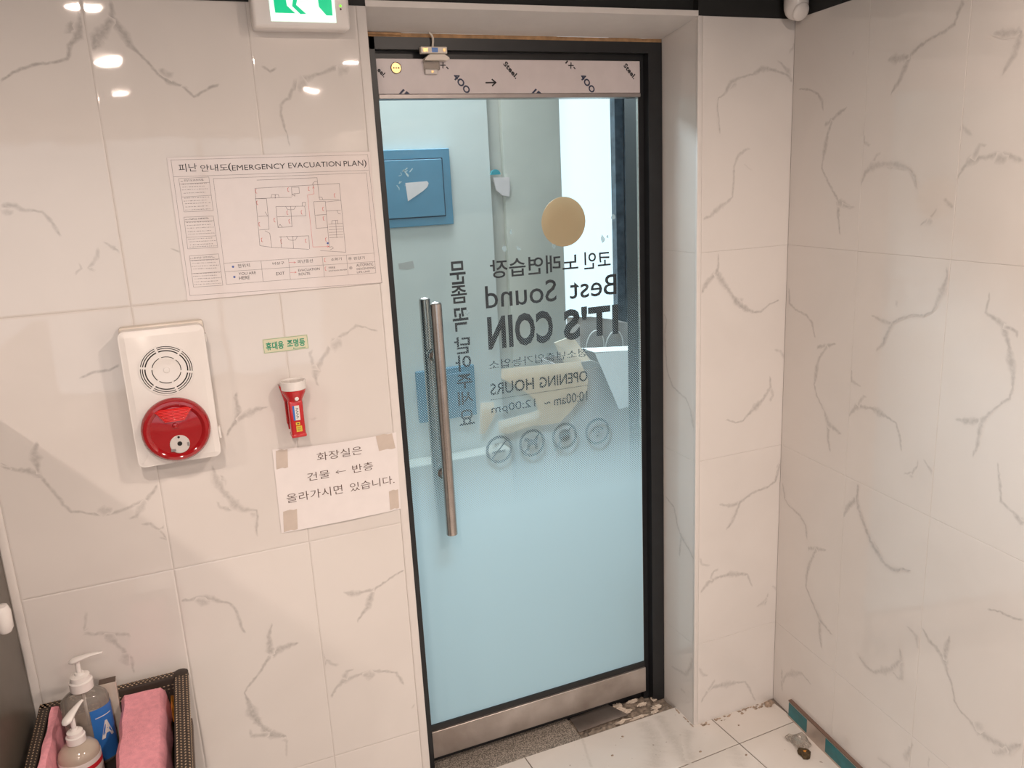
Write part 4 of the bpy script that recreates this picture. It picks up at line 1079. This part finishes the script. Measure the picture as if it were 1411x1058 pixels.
# hand-taped A4 notice
nt_ = empty('taped_notice', (0.387, 0.0, 0.888)); tag(nt_, 'white A4 paper notice in Korean taped to the wall by four corners', 'paper')
PC = [(0.243, 1.0925), (0.533, 1.0865), (0.528, 0.889), (0.240, 0.887)]
def pap(u, v):
    a = Vector(PC[0]).lerp(Vector(PC[1]), u); b = Vector(PC[3]).lerp(Vector(PC[2]), u); p = b.lerp(a, v)
    z = p.y - 0.004 * (4 * u * (1 - u)) * (0.0 if v < 1 else 1)
    y = -0.0016 - 0.0035 * (4 * u * (1 - u)) * (1 - v) ** 2 - 0.0009 * (math.sin(9 * u + 3 * v) ** 2) * (4 * u * (1 - u)) - 0.003 * (4 * u * (1 - u)) * v ** 6
    return p.x, y, z
def py(x, z):
    u = min(1, max(0, (x - 0.2415) / 0.29)); v = min(1, max(0, (z - 0.888) / 0.2)); return pap(u, v)[1]
m = MB(); nu, nv = 28, 18
for i in range(nu + 1):
    for j in range(nv + 1): m.v.append(pap(i / nu, j / nv)); m.a.append(0)
for i in range(nu):
    for j in range(nv): a = i * (nv + 1) + j; m.f.append((a, a + nv + 1, a + nv + 2, a + 1)); m.m.append(0)
m.make('sheet', 'paper', nt_, smooth=True)
for t, x0, z0, x1, z1, b in [('화장실은', 0.340, 1.047, 0.446, 1.0675, -0.006), ('건물', 0.313, 1.003, 0.365, 1.0225, -0.006), ('반층', 0.419, 1.003, 0.469, 1.0235, -0.006), ('올라가시면', 0.261, 0.958, 0.391, 0.980, -0.006), ('있습니다.', 0.409, 0.958, 0.518, 0.979, -0.006)]:
    m = MB(); text_fit(m, t, x0, z0, x1, z1, 0, b); m.v = [(x, py(x, z) - 0.0006, z) for x, y, z in m.v]; m.make('printed_word', 'ink_brown', nt_, fixn=False)
m = MB()
for a, b, c, d in [(0.380, 1.0125, 0.403, 1.0125), (0.380, 1.0125, 0.386, 1.0165), (0.380, 1.0125, 0.386, 1.0085)]: m.seg(a, b, c, d, 0.0011, 0, 0)
m.v = [(x, py(x, z) - 0.0006, z) for x, y, z in m.v]
m.make('printed_arrow', 'ink_brown', nt_, fixn=False)
for u0, u1, v0, v1, dx in [(0.015, 0.105, 0.77, 0.985, 0.003), (0.845, 0.985, 0.80, 0.995, -0.006), (0.905, 0.985, 0.02, 0.265, 0.0), (0.02, 0.13, 0.015, 0.26, 0.003)]:
    m = MB()
    for i in range(5):
        for j in range(5):
            x, y, z = pap(u0 + (u1 - u0) * i / 4, v0 + (v1 - v0) * j / 4); jx = (0.0012 * ((i * 7 + j * 3) % 3 - 1) if j in (0, 4) else 0)
            m.v.append((x + dx * j / 4, y - 0.0006, z + jx)); m.a.append(0)
    for i in range(4):
        for j in range(4): a = i * 5 + j; m.f.append((a, a + 5, a + 6, a + 1)); m.m.append(0)
    m.make('tape_piece', 'tape', nt_)

# green label over the torch
sk = MB().rbox(0.2512, 0.3495, -0.0010, -0.0002, 1.3150, 1.3472, 0.00018, 1).make('torch_label', 'sticker'); tag(sk, 'small pale sticker with green Korean letters above the red torch', 'sticker')
m = MB(); y0, y1 = -0.0012, -0.00102
for a in ((0.2525, 1.3162, 0.3482, 1.3162), (0.3482, 1.3162, 0.3482, 1.3460), (0.3482, 1.3460, 0.2525, 1.3460), (0.2525, 1.3460, 0.2525, 1.3162)): m.seg(*a, 0.0006, y0, y1)
text_fit(m, '휴대용', 0.2570, 1.3215, 0.2955, 1.3395, -0.00125, 0.03); text_fit(m, '조명등', 0.3030, 1.3225, 0.3425, 1.3405, -0.00125, 0.03)
m.box(0.317, 0.343, y0, y1, 1.3185, 1.3195); m.box(0.3155, 0.3175, y0, y1, 1.3182, 1.321)
o = m.make('green_print', 'green_ink', sk, fixn=False); o['kind'] = 'stuff'

# fire alarm sounder with strobe
al = empty('fire_alarm', (0.051, 0.0, 1.115)); tag(al, 'white fire alarm box with round grille and red strobe lens', 'alarm')
MB().rbox(-0.0295, 0.1340, -0.020, -0.0006, 1.111, 1.407, 0.006, 2).make('back_box', 'plastic_cream', al, smooth=True)
bm = bmesh.new(); bmesh.ops.create_cube(bm, size=1)
for v in bm.verts: v.co = Vector((0.051 + v.co.x * 0.164, -0.037 + v.co.y * 0.036, 1.2585 + v.co.z * 0.288))
ve = [e for e in bm.edges if abs(e.verts[0].co.y - e.verts[1].co.y) > 0.01]
bmesh.ops.bevel(bm, geom=ve, offset=0.013, segments=6, profile=0.5, affect='EDGES')
fe = [f for f in bm.faces if f.normal.y < -0.9]
r = bmesh.ops.inset_region(bm, faces=fe, thickness=0.003, depth=0.0)
r = bmesh.ops.inset_region(bm, faces=fe, thickness=0.009, depth=0.006)
MB().bm(bm).make('cover', 'plastic_white', al, smooth=True)
YA = -0.0610
gr = MB().lathe([(0.0, YA + 0.001), (0.0505, YA + 0.001), (0.0505, YA - 0.0002), (0.0, YA - 0.0002)], (0.0505, 0, 1.3165), 'Y', 48).make('grille_void', 'void', al)
m = MB(); cx, cz = 0.0505, 1.3165; ya, yb = YA - 0.0022, YA - 0.0001
for r0, r1 in ((0.0500, 0.0526), (0.0462, 0.0483), (0.0418, 0.0443), (0.0284, 0.0392)): m.ring(cx, cz, r0, r1, ya, yb, seg=60)
for k in range(6):
    a = math.radians(-20 + 60 * k + 8); c, s = math.cos(a), math.sin(a)
    m.seg(cx + 0.028 * c, cz + 0.028 * s, cx + 0.051 * c, cz + 0.051 * s, 0.0042, ya + 0.0001, yb)
m.make('grille_rings', 'plastic_white', gr, smooth=True)
MB().lathe([(0.0260, YA - 0.0002), (0.0268, YA - 0.0014), (0.0258, YA - 0.0022), (0.019, YA - 0.0012), (0.010, YA - 0.0006), (0.0062, YA - 0.0006), (0.0056, YA - 0.0022), (0.0, YA - 0.0024)], (cx, 0, cz), 'Y', 40).make('grille_centre', 'plastic_white', gr, smooth=True)
sx, sz = 0.0515, 1.1895
st_ = MB().lathe([(0.0655, YA + 0.0012), (0.0680, YA - 0.002), (0.0672, YA - 0.012), (0.0625, YA - 0.0175), (0.057, YA - 0.0185), (0.0525, YA - 0.016), (0.050, YA - 0.0135), (0.025, YA - 0.0150), (0.0, YA - 0.0155)], (sx, 0, sz), 'Y', 56).make('strobe_lens', 'red_plastic', al, smooth=True)
m = MB()
for k in range(8):
    z = sz + 0.0205 + k * 0.0031; hw = 0.020 + k * 0.0022
    m.rbox(sx - hw, sx + hw, YA - 0.0195, YA - 0.0135, z, z + 0.0026, 0.001, 2)
m.make('flash_ribs', 'red_lens', st_, smooth=True)
m = MB(); m.rbox(sx - 0.041, sx + 0.040, YA - 0.0180, YA - 0.0135, sz + 0.0450, sz + 0.0475, 0.001, 1); m.make('lens_bar', 'red_lens', st_)
MB().lathe([(0.0, YA - 0.0205), (0.0050, YA - 0.0195), (0.0062, YA - 0.0150)], (sx - 0.0005, 0, sz + 0.011), 'Y', 18).make('lens_boss', 'red_plastic', st_, smooth=True)
MB().lathe([(0.0, YA - 0.0165), (0.0185, YA - 0.0165), (0.0195, YA - 0.0158), (0.0195, YA - 0.0140)], (sx + 0.003, 0, sz - 0.0300), 'Y', 32).make('test_button', 'plastic_grey', st_)
m = MB().lathe([(0.0, YA - 0.0172), (0.0048, YA - 0.0172), (0.0048, YA - 0.0164)], (sx + 0.003, 0, sz - 0.0285), 'Y', 16); m.lathe([(0.0, YA - 0.0172), (0.0024, YA - 0.0172), (0.0024, YA - 0.0164)], (sx + 0.0025, 0, sz - 0.0145), 'Y', 12)
m.make('button_hole', 'void', st_)
m = MB(); m.box(sx - 0.0155, sx - 0.006, YA - 0.0169, YA - 0.0164, sz - 0.0440, sz - 0.0385); m.box(sx + 0.017, sx + 0.0215, YA - 0.0169, YA - 0.0164, sz - 0.036, sz - 0.028); o = m.make('button_mark', 'rail_lip', st_); o['kind'] = 'stuff'
MB().rbox(0.1331, 0.1385, -0.045, -0.022, 1.150, 1.176, 0.0012, 1).make('hinge', 'plastic_white', al)
MB().rbox(0.1331, 0.1360, -0.045, -0.022, 1.362, 1.380, 0.001, 1).make('hinge', 'plastic_white', al)

# red torch in its clip
tc = empty('torch', (0.3005, -0.034, 1.128)); tag(tc, 'red plastic torch with white bezel held upright on the wall', 'torch')
X0, Y0 = 0.3018, -0.037
MB().lathe([(0.0150, 1.2050), (0.0165, 1.2100), (0.0215, 1.2200), (0.0255, 1.2290), (0.0262, 1.2350)], (X0, Y0, 0), 'Z', 32).make('head', 'torch_red', tc, smooth=True)
MB().lathe([(0.0262, 1.2350), (0.0272, 1.2360), (0.0274, 1.2535), (0.0262, 1.2550), (0.0245, 1.2545), (0.0242, 1.2500)], (X0, Y0, 0), 'Z', 36).make('bezel', 'plastic_white', tc, smooth=True)
MB().lathe([(0.0242, 1.2520), (0.018, 1.2440), (0.008, 1.2380), (0.0, 1.2370)], (X0, Y0, 0), 'Z', 32).make('reflector', 'chrome', tc, smooth=True)
MB().lathe([(0.0, 1.2400), (0.0035, 1.2400), (0.0035, 1.2460), (0.0, 1.2490)], (X0, Y0, 0), 'Z', 16).make('bulb', 'plastic_white', tc, smooth=True)
gp = MB().rbox(0.2850, 0.3160, -0.0530, -0.0200, 1.1280, 1.2110, 0.0045, 3).make('grip', 'torch_red', tc, smooth=True)
MB().rbox(0.2840, 0.3175, -0.0545, -0.0190, 1.1262, 1.1345, 0.003, 2).make('end_cap', 'torch_red', gp, smooth=True)
MB().lathe([(0.0, -0.0015), (0.0040, -0.0015), (0.0046, -0.0005), (0.0046, 0.001)], (0.3035, -0.0575, 1.2165), 'Y', 20).make('switch_button', 'plastic_white', tc, smooth=True)
lb = MB().box(0.2965, 0.3070, -0.0536, -0.0531, 1.1665, 1.2000).make('label', 'label_white', gp)
MB().box(0.2925, 0.2965, -0.0536, -0.0531, 1.1665, 1.2000).make('label', 'blue_label', gp)
m = MB(); rr = random.Random(8)
for k in range(4):
    z = 1.171 + k * 0.0062; m.seg(0.2995, z, 0.3042, z + 0.0035, 0.0010, -0.05375, -0.05362); m.seg(0.3042, z + 0.0035, 0.2998, z + 0.0050, 0.0010, -0.05375, -0.05362)
o = m.make('label_marks', 'ink', gp); o['kind'] = 'stuff'
MB().box(0.2960, 0.3085, -0.0536, -0.0531, 1.1400, 1.1530).box(0.2960, 0.3050, -0.0536, -0.0531, 1.1550, 1.1620).make('label', 'yellow_label', gp)
m = MB()
for k in range(4): m.box(0.2978, 0.3068, -0.0538, -0.0536, 1.1422 + k * 0.0026, 1.1430 + k * 0.0026)
m.box(0.2985, 0.3030, -0.0538, -0.0536, 1.1573, 1.1598); o = m.make('label_marks', 'ink_brown', gp); o['kind'] = 'stuff'
m = MB(); m.rbox(0.2815, 0.2845, -0.0120, -0.0004, 1.150, 1.205, 0.001, 1); m.rbox(0.2845, 0.3165, -0.0050, -0.0004, 1.135, 1.215, 0.001, 1); m.prism([(0.2720, 1.2430), (0.2790, 1.2380), (0.2860, 1.205), (0.2800, 1.205)], -0.022, -0.002)
m.make('wall_clip', 'torch_red', tc)

# exit sign over the left wall
ex = empty('exit_sign', (0.404, 0.0, 1.981)); tag(ex, 'lit green exit sign in a white box at the top of the wall', 'sign')
MB().rbox(0.3055, 0.5010, -0.0500, -0.0006, 1.9810, 2.1750, 0.0075, 3).make('housing', 'plastic_white', ex, smooth=True)
def ez(px, py_): return 0.3400 + (px - 215) * 0.000228, 1.9925 + (203 - py_) * 0.000228
a, b = ez(215, 203), ez(790, 203)
pn = MB().rbox(a[0], b[0], -0.0515, -0.0500, 1.9935, 2.135, 0.0004, 1).make('lit_panel', 'sign_white', ex)
m = MB()
def gp_(P): m.prism([ez(*p) for p in P], -0.0520, -0.05155)
gp_([(240, -420), (345, -420), (300, -250), (355, -60), (365, 70), (430, 130), (258, 130)])
gp_([(395, -150), (470, -150), (465, 0), (445, 60), (525, 132), (475, 135), (410, 72), (430, -10)])
gp_([(560, -420), (765, -420), (760, 140), (705, 140), (645, 70), (640, -40), (590, -130)])
gp_([(345, -420), (560, -420), (540, -380), (370, -380)])
m.make('green_pictogram', 'sign_green', pn)
q = ez(840, 55); z_ = ez(840, 82)
MB().lathe([(0.0, -0.0012), (0.0024, -0.0006), (0.0026, 0.0)], (q[0], -0.0500, q[1]), 'Y', 14).make('status_light', 'led_green', ex)
MB().lathe([(0.0, -0.0010), (0.0019, -0.0006), (0.0021, 0.0)], (q[0], -0.0500, z_[1]), 'Y', 14).make('test_switch', 'ink_brown', ex)

# white capsule sensor in the corner
cs = empty('corner_sensor', (1.652, -0.062, 2.02)); tag(cs, 'white rounded corner camera hanging below the black ceiling edge', 'camera')
cx, cy = 1.650, -0.066
bd = MB().lathe([(0.0, 2.0255), (0.010, 2.0275), (0.019, 2.0330), (0.0255, 2.0410), (0.0295, 2.0520), (0.0305, 2.0650), (0.0310, 2.15), (0.0295, 2.19), (0.020, 2.205), (0.0, 2.207)], (cx, cy, 0), 'Z', 36).make('housing', 'plastic_white', cs, smooth=True)
Mx = Matrix.Rotation(math.radians(52), 4, 'X')
MB().lathe([(0.0235, 0.0), (0.0235, 0.0030), (0.021, 0.0062), (0.012, 0.0088), (0.0, 0.0096)], (cx, cy - 0.0165, 2.0445), 'Z', 28, M=Matrix.Rotation(math.radians(118), 4, 'X')).make('lens_cover', 'plastic_white', cs, smooth=True)
MB().box(cx - 0.003, cx + 0.004, cy - 0.0316, cy - 0.0305, 2.0720, 2.0745).make('maker_mark', 'ink_brown', cs)
MB().tube([(cx, cy, 2.205), (cx, cy, ZC - 0.001)], 0.010, 14).make('ceiling_stem', 'plastic_white', cs)

# small white holder on the dark panel
wh = empty('plastic_holder', (-0.30, -0.06, 0.83)); tag(wh, 'white rounded plastic piece on the dark panel at the left edge', 'holder')
MB().lathe([(0.0, 0.858), (0.010, 0.859), (0.015, 0.868), (0.016, 0.902), (0.012, 0.914), (0.0, 0.916)], (-0.303, -0.150, 0), 'Z', 28).make('cup', 'plastic_white', wh, smooth=True)
MB().rbox(-0.3192, -0.316, -0.162, -0.138, 0.875, 0.905, 0.002, 1).make('mount', 'plastic_white', wh)

# ------------------------------------------------------------ stool, basket and what is in it
sl = empty('stool', (-0.155, -0.23, 0)); tag(sl, 'low dark wooden stool under the woven basket', 'stool')
MB().rbox(-0.300, -0.010, -0.425, -0.028, 0.470, 0.4935, 0.003, 1).make('seat', 'stool_wood', sl)
for x in (-0.285, -0.045):
    for y in (-0.41, -0.065): MB().rbox(x, x + 0.025, y, y + 0.025, 0.0002, 0.4698, 0.002, 1).make('leg', 'stool_wood', sl)
bk = empty('basket', (-0.155, -0.23, 0.4945)); tag(bk, 'brown woven rectangular basket with bottles and pink cloths, against the wall', 'basket')
bx0, bx1, by0, by1, bz = -0.303, -0.003, -0.435, -0.020, 0.615     # outer rim
rw = 0.029
m = MB().rbox(bx0 + 0.03, bx1 - 0.03, by0 + 0.03, by1 - 0.028, 0.4945, 0.5005, 0.001, 1); m.make('base', 'weave_dark', bk)
m = MB()
zb = 0.500; i_ = 0.024
for (a, b, c, d) in (((bx1 - rw, by0 + rw), (bx1 - rw, by1 - rw * 0.8), (bx1 - rw - i_ * 0.3, by1 - rw), (bx1 - rw - i_ * 0.3, by0 + rw)),
                     ((bx0 + rw, by0 + rw), (bx0 + rw, by1 - rw * 0.8), (bx0 + rw + i_ * 0.3, by1 - rw), (bx0 + rw + i_ * 0.3, by0 + rw)),
                     ((bx0 + rw, by1 - rw * 0.8), (bx1 - rw, by1 - rw * 0.8), (bx1 - rw, by1 - rw - 0.006), (bx0 + rw, by1 - rw - 0.006)),
                     ((bx0 + rw, by0 + rw), (bx1 - rw, by0 + rw), (bx1 - rw, by0 + rw + 0.006), (bx0 + rw, by0 + rw + 0.006))):
    pa, pb, pc, pd = [Vector((q[0], q[1], bz - 0.006)) for q in (a, b)] + [Vector((q[0], q[1], zb)) for q in (c, d)]
    n = (pb - pa).cross(pc - pa).normalized() * 0.002
    v = [pa, pb, pc, pd]; v += [p + n for p in v]
    m.add(v, [(0, 1, 2, 3), (7, 6, 5, 4), (0, 4, 5, 1), (1, 5, 6, 2), (2, 6, 7, 3), (3, 7, 4, 0)])
m.make('side_walls', 'weave_dark', bk)
rimm = MB(); rh = 0.012
rimm.rbox(bx1 - rw, bx1, by0, by1, bz - rh, bz, 0.004, 2); rimm.rbox(bx0, bx0 + rw * 0.8, by0, by1, bz - rh, bz, 0.004, 2)
rimm.rbox(bx0, bx1, by1 - rw * 0.8, by1, bz - rh, bz, 0.004, 2); rimm.rbox(bx0, bx1, by0, by0 + rw * 0.8, bz - rh, bz, 0.004, 2)
rm = rimm.make('rim', 'weave_dark', bk, smooth=True)
m = MB()
def strand(x, y, z, dx, dy, L, W, H):
    a = Vector((dx, dy, 0)).normalized(); b = Vector((-a.y, a.x, 0)); c = Vector((x, y, z))
    v = [c - a * L, c + b * W, c + a * L, c - b * W, c + Vector((0, 0, H))]
    m.add(v, [(0, 1, 4), (1, 2, 4), (2, 3, 4), (3, 0, 4), (3, 2, 1, 0)])
y = by1 - 0.028; k = 0
while y > by0 + 0.004:
    for c in range(4):
        s = 1 if c % 2 else -1
        strand(bx1 - 0.004 - c * 0.0072, y - (0.0042 if c % 2 else 0), bz - 0.0002, 0.6 * s, 1, 0.0033, 0.0021, 0.0020)
        if c < 3: strand(bx0 + 0.004 + c * 0.0072, y - (0.0042 if c % 2 else 0), bz - 0.0002, 0.45 * s, 1, 0.0027, 0.0015, 0.0018)
    for c in range(3):     # outer side of the right rim
        zz = bz - 0.004 - c * 0.0045; s = 1 if c % 2 else -1
        v = Vector((bx1 - 0.0002, y, zz)); m.add([v + Vector((0, -0.0032, -0.001 * s)), v + Vector((0, 0, 0.0016)), v + Vector((0, 0.0032, 0.001 * s)), v + Vector((0, 0, -0.0016)), v + Vector((0.0012, 0, 0))], [(0, 1, 4), (1, 2, 4), (2, 3, 4), (3, 0, 4), (3, 2, 1, 0)])
    y -= 0.0090
x = bx0 + 0.004
while x < bx1 - 0.028:
    for c in range(3):
        s = 1 if c % 2 else -1
        strand(x + (0.0042 if c % 2 else 0), by1 - 0.004 - c * 0.0068, bz - 0.0002, 1, 0.6 * s, 0.0033, 0.0021, 0.0020)
    for c in range(8):     # inner face of the back wall
        v = Vector((x, by1 - rw * 0.8 - 0.0022, bz - 0.018 - c * 0.009)); m.add([v + Vector((-0.0032, 0, 0)), v + Vector((0, 0, 0.0018)), v + Vector((0.0032, 0, 0)), v + Vector((0, 0, -0.0018)), v + Vector((0, -0.0014, 0))], [(0, 1, 4), (1, 2, 4), (2, 3, 4), (3, 0, 4), (3, 2, 1, 0)])
    x += 0.0090
s = m.make('woven_strands', 'weave_tan', bk); s['kind'] = 'stuff'
MB().lathe([(0.0, bz + 0.0035), (0.010, bz + 0.003), (0.0155, bz + 0.0005), (0.0165, bz - 0.010), (0.0, bz - 0.012)], (bx1 - 0.0155, by1 - 0.0135, 0), 'Z', 20).make('rim_corner', 'weave_dark', bk, smooth=True)

def bottle(name, cx, cy, r, ry, z0, zs, zc, col_r, col_h, head, tip, label, body_mat):
    b = empty(name, (cx, cy, z0)); tag(b, label, 'bottle')
    bd = MB().lathe([(0.0, z0), (r * 0.92, z0), (r, z0 + 0.005), (r, zs - 0.014), (r * 0.93, zs - 0.005), (r * 0.72, zs + 0.004), (r * 0.45, zs + 0.010), (col_r * 0.8, zs + 0.013), (col_r * 0.8, zc + 0.002)], (cx, cy, 0), 'Z', 40, sy=ry / r).make('bottle_body', body_mat, b, smooth=True)
    cl = MB().lathe([(col_r * 1.05, zc), (col_r * 1.05, zc + col_h * 0.55), (col_r * 0.9, zc + col_h * 0.62), (col_r * 0.86, zc + col_h * 0.9), (col_r * 0.45, zc + col_h), (col_r * 0.40, zc + col_h + 0.004), (0, zc + col_h + 0.004)], (cx, cy, 0), 'Z', 28).make('collar', 'plastic_white', b, smooth=True)
    hz = head[2]
    pu = MB().tube([(cx, cy, zc + col_h), (cx, cy, hz)], 0.0048, 14).make('pump_stem', 'plastic_white', b, smooth=True)
    H = Vector(head); T = Vector(tip); d = T - H; n = 12; P = []; R = []; H = H - d.normalized() * 0.012; d = T - H
    for i in range(n + 1):
        f = i / n; p = H.lerp(T, f); p.z += 0.0035 * math.sin(f * PI * 0.9); P.append(p); R.append(max(0.0026, 0.0128 * math.sqrt(max(0.02, 1 - (1 - min(1, f * 4 + 0.05)) ** 2)) * (1 - f * 0.76)))
    m2 = MB().tube(P, R, 14); 
    m2.v = [(x, y, P[k // 14].z + (z - P[k // 14].z) * 0.5) for k, (x, y, z) in enumerate(m2.v)]
    m2.make('pump_spout', 'plastic_white', b, smooth=True)
    MB().tube([(cx, cy, zc), (cx, cy, z0 + 0.015)], 0.003, 8).make('dip_tube', 'plastic_grey', b)
    return b, bd
def wrap(cx, cy, r, ry, a0, a1, z0, z1, t, mat, name, par, seg=20):
    v = []; f = []
    for k in range(seg + 1):
        a = math.radians(a0 + (a1 - a0) * k / seg)
        for z in (z0, z1):
            for e in (0, t): v.append((cx + (r + e) * math.cos(a), cy + (ry + e) * math.sin(a), z))
    for k in range(seg):
        b = 4 * k; c = b + 4; f += [(b + 1, c + 1, c + 3, b + 3), (b, b + 2, c + 2, c), (b, c, c + 1, b + 1), (b + 2, b + 3, c + 3, c + 2)]
    f += [(0, 1, 3, 2), (4 * seg, 4 * seg + 2, 4 * seg + 3, 4 * seg + 1)]
    return MB().add(v, f).make(name, mat, par, smooth=True)
b1, bd1 = bottle('sanitiser_bottle', -0.204, -0.100, 0.046, 0.031, 0.5015, 0.660, 0.6735, 0.0215, 0.034, (-0.207, -0.100, 0.738), (-0.155, -0.104, 0.745), 'tall clear pump bottle with a blue label at the back of the basket', 'clear_plastic')
lbl = wrap(-0.204, -0.100, 0.0463, 0.0313, -78, 12, 0.510, 0.632, 0.0004, 'blue_label', 'blue_label', b1)
wrap(-0.204, -0.100, 0.0448, 0.0298, 0, 359.9, 0.505, 0.600, 0.0002, 'gel', 'gel_filling', b1, 32)
def wrap_text(t, cx, cy, r, ry, ac, w, z0, z1, e, bold, mat, name, par):
    v, f = text_mesh(t, bold); xs = [p[0] for p in v]; ys = [p[1] for p in v]; out = []
    for p in v:
        u = (p[0] - min(xs)) / (max(xs) - min(xs)); q = (p[1] - min(ys)) / (max(ys) - min(ys)); a = math.radians(ac + (u - 0.5) * w)
        out.append((cx + (r + e) * math.cos(a), cy + (ry + e) * math.sin(a), z0 + q * (z1 - z0)))
    return MB().add(out, f).make(name, mat, par, fixn=False)
wrap_text('A', -0.204, -0.100, 0.0463, 0.0313, -42, 40, 0.560, 0.600, 0.0009, 0.05, 'label_white', 'label_letter', lbl)
wrap(-0.204, -0.100, 0.0468, 0.0318, -68, -20, 0.6115, 0.6130, 0.0003, 'label_white', 'label_line', lbl, 10)
b2, bd2 = bottle('soap_bottle', -0.2155, -0.193, 0.0385, 0.0385, 0.5015, 0.601, 0.6135, 0.0170, 0.026, (-0.222, -0.196, 0.666), (-0.196, -0.166, 0.684), 'small pump bottle with a white and red label in front of the tall one', 'gel')
lw = wrap(-0.2155, -0.193, 0.0387, 0.0387, -175, 20, 0.505, 0.583, 0.0004, 'label_white', 'label', b2)
wrap(-0.2155, -0.193, 0.0392, 0.0392, -120, 8, 0.562, 0.572, 0.0003, 'label_red', 'red_band', lw)
wrap_text('~', -0.2155, -0.193, 0.0392, 0.0392, -50, 30, 0.546, 0.550, 0.0004, 0.05, 'ink', 'label_marks', lw)

def cloth(name, x0, x1, y0, y1, z0, z1, label, seed, bulge=0.006):
    m = MB(); nx, ny = 14, 34; rr = random.Random(seed)
    ph = [rr.uniform(0, 6) for _ in range(4)]
    for lay in (1, 0):
        for i in range(nx + 1):
            for j in range(ny + 1):
                u, v = i / nx, j / ny; ex = 0.0012 * math.sin(7 * v * 3 + ph[0]) + 0.0008 * math.sin(23 * v + ph[1])
                x = x0 + (x1 - x0) * u + ex * (2 * u - 1); y = y0 + (y1 - y0) * v + 0.0015 * math.sin(9 * u + ph[2])
                edge = min(1, min(u, 1 - u) * 7) ; edge = math.sqrt(1 - (1 - edge) ** 2); ed2 = min(1, min(v, 1 - v) * 16); edge *= math.sqrt(1 - (1 - ed2) ** 2)
                top = z0 + 0.004 + (z1 - z0 - 0.004) * edge + bulge * 0.3 * math.sin(4 * u + 9 * v + ph[3]) * edge
                m.v.append((x, y, top if lay else z0)); m.a.append(0)
    n1 = (nx + 1) * (ny + 1)
    for i in range(nx):
        for j in range(ny):
            a = i * (ny + 1) + j; m.f.append((a, a + ny + 1, a + ny + 2, a + 1)); m.f.append((n1 + a + 1, n1 + a + ny + 2, n1 + a + ny + 1, n1 + a)); m.m += [0, 0]
    for i in range(nx):
        for j in (0, ny): a = i * (ny + 1) + j; m.f.append((a, n1 + a, n1 + a + ny + 1, a + ny + 1)); m.m.append(0)
    for j in range(ny):
        for i in (0, nx): a = i * (ny + 1) + j; m.f.append((a, a + 1, n1 + a + 1, n1 + a)); m.m.append(0)
    o = m.make(name, 'pink_cloth', smooth=True); tag(o, label, 'cloth'); return o
cloth('pink_cloth', -0.1475, -0.0475, -0.0445, -0.400, 0.535, 0.611, 'folded pink cloth along the right side of the basket', 4)
cloth('pink_cloth', -0.2750, -0.2560, -0.0440, -0.400, 0.515, 0.628, 'pink cloth tucked down the left side of the basket', 6)
tb = MB().rbox(-0.135, -0.050, -0.395, -0.055, 0.5012, 0.534, 0.006, 2).make('tissue_pack', 'orange_bag'); tag(tb, 'orange plastic pack underneath the right pink cloth in the basket', 'pack')
ob = lump('orange_wrapper', 'orange_bag', -0.0405, -0.085, 0.560, 0.0055, 0.035, 0.030, 31, 'crinkled orange wrapper between the pink cloth and the rim', 'wrapper', jag=0.18)
pk = empty('silver_box', (-0.162, -0.053, 0.5012)); tag(pk, 'small silver box standing at the back of the basket beside the tall bottle', 'box')
MB().rbox(-0.1790, -0.1465, -0.0640, -0.0455, 0.5012, 0.650, 0.0012, 1).make('box_body', 'silver_pack', pk)
MB().box(-0.1790, -0.1462, -0.0645, -0.0450, 0.6502, 0.6520).make('box_edge', 'stool_wood', pk)
o = MB().lathe([(0.0, 0.562), (0.020, 0.561), (0.0215, 0.556), (0.0215, 0.5015), (0.0, 0.5015)], (-0.172, -0.262, 0), 'Z', 28).make('black_jar', 'frame_black', smooth=True); tag(o, 'round black lid at the front of the basket between bottle and cloth', 'jar')
o = MB().lathe([(0.0, 0.560), (0.020, 0.559), (0.0225, 0.552), (0.0225, 0.5015), (0.0, 0.5015)], (-0.221, -0.262, 0), 'Z', 28).make('white_tub', 'plastic_white', smooth=True); tag(o, 'white plastic tub in front of the small pump bottle', 'tub')
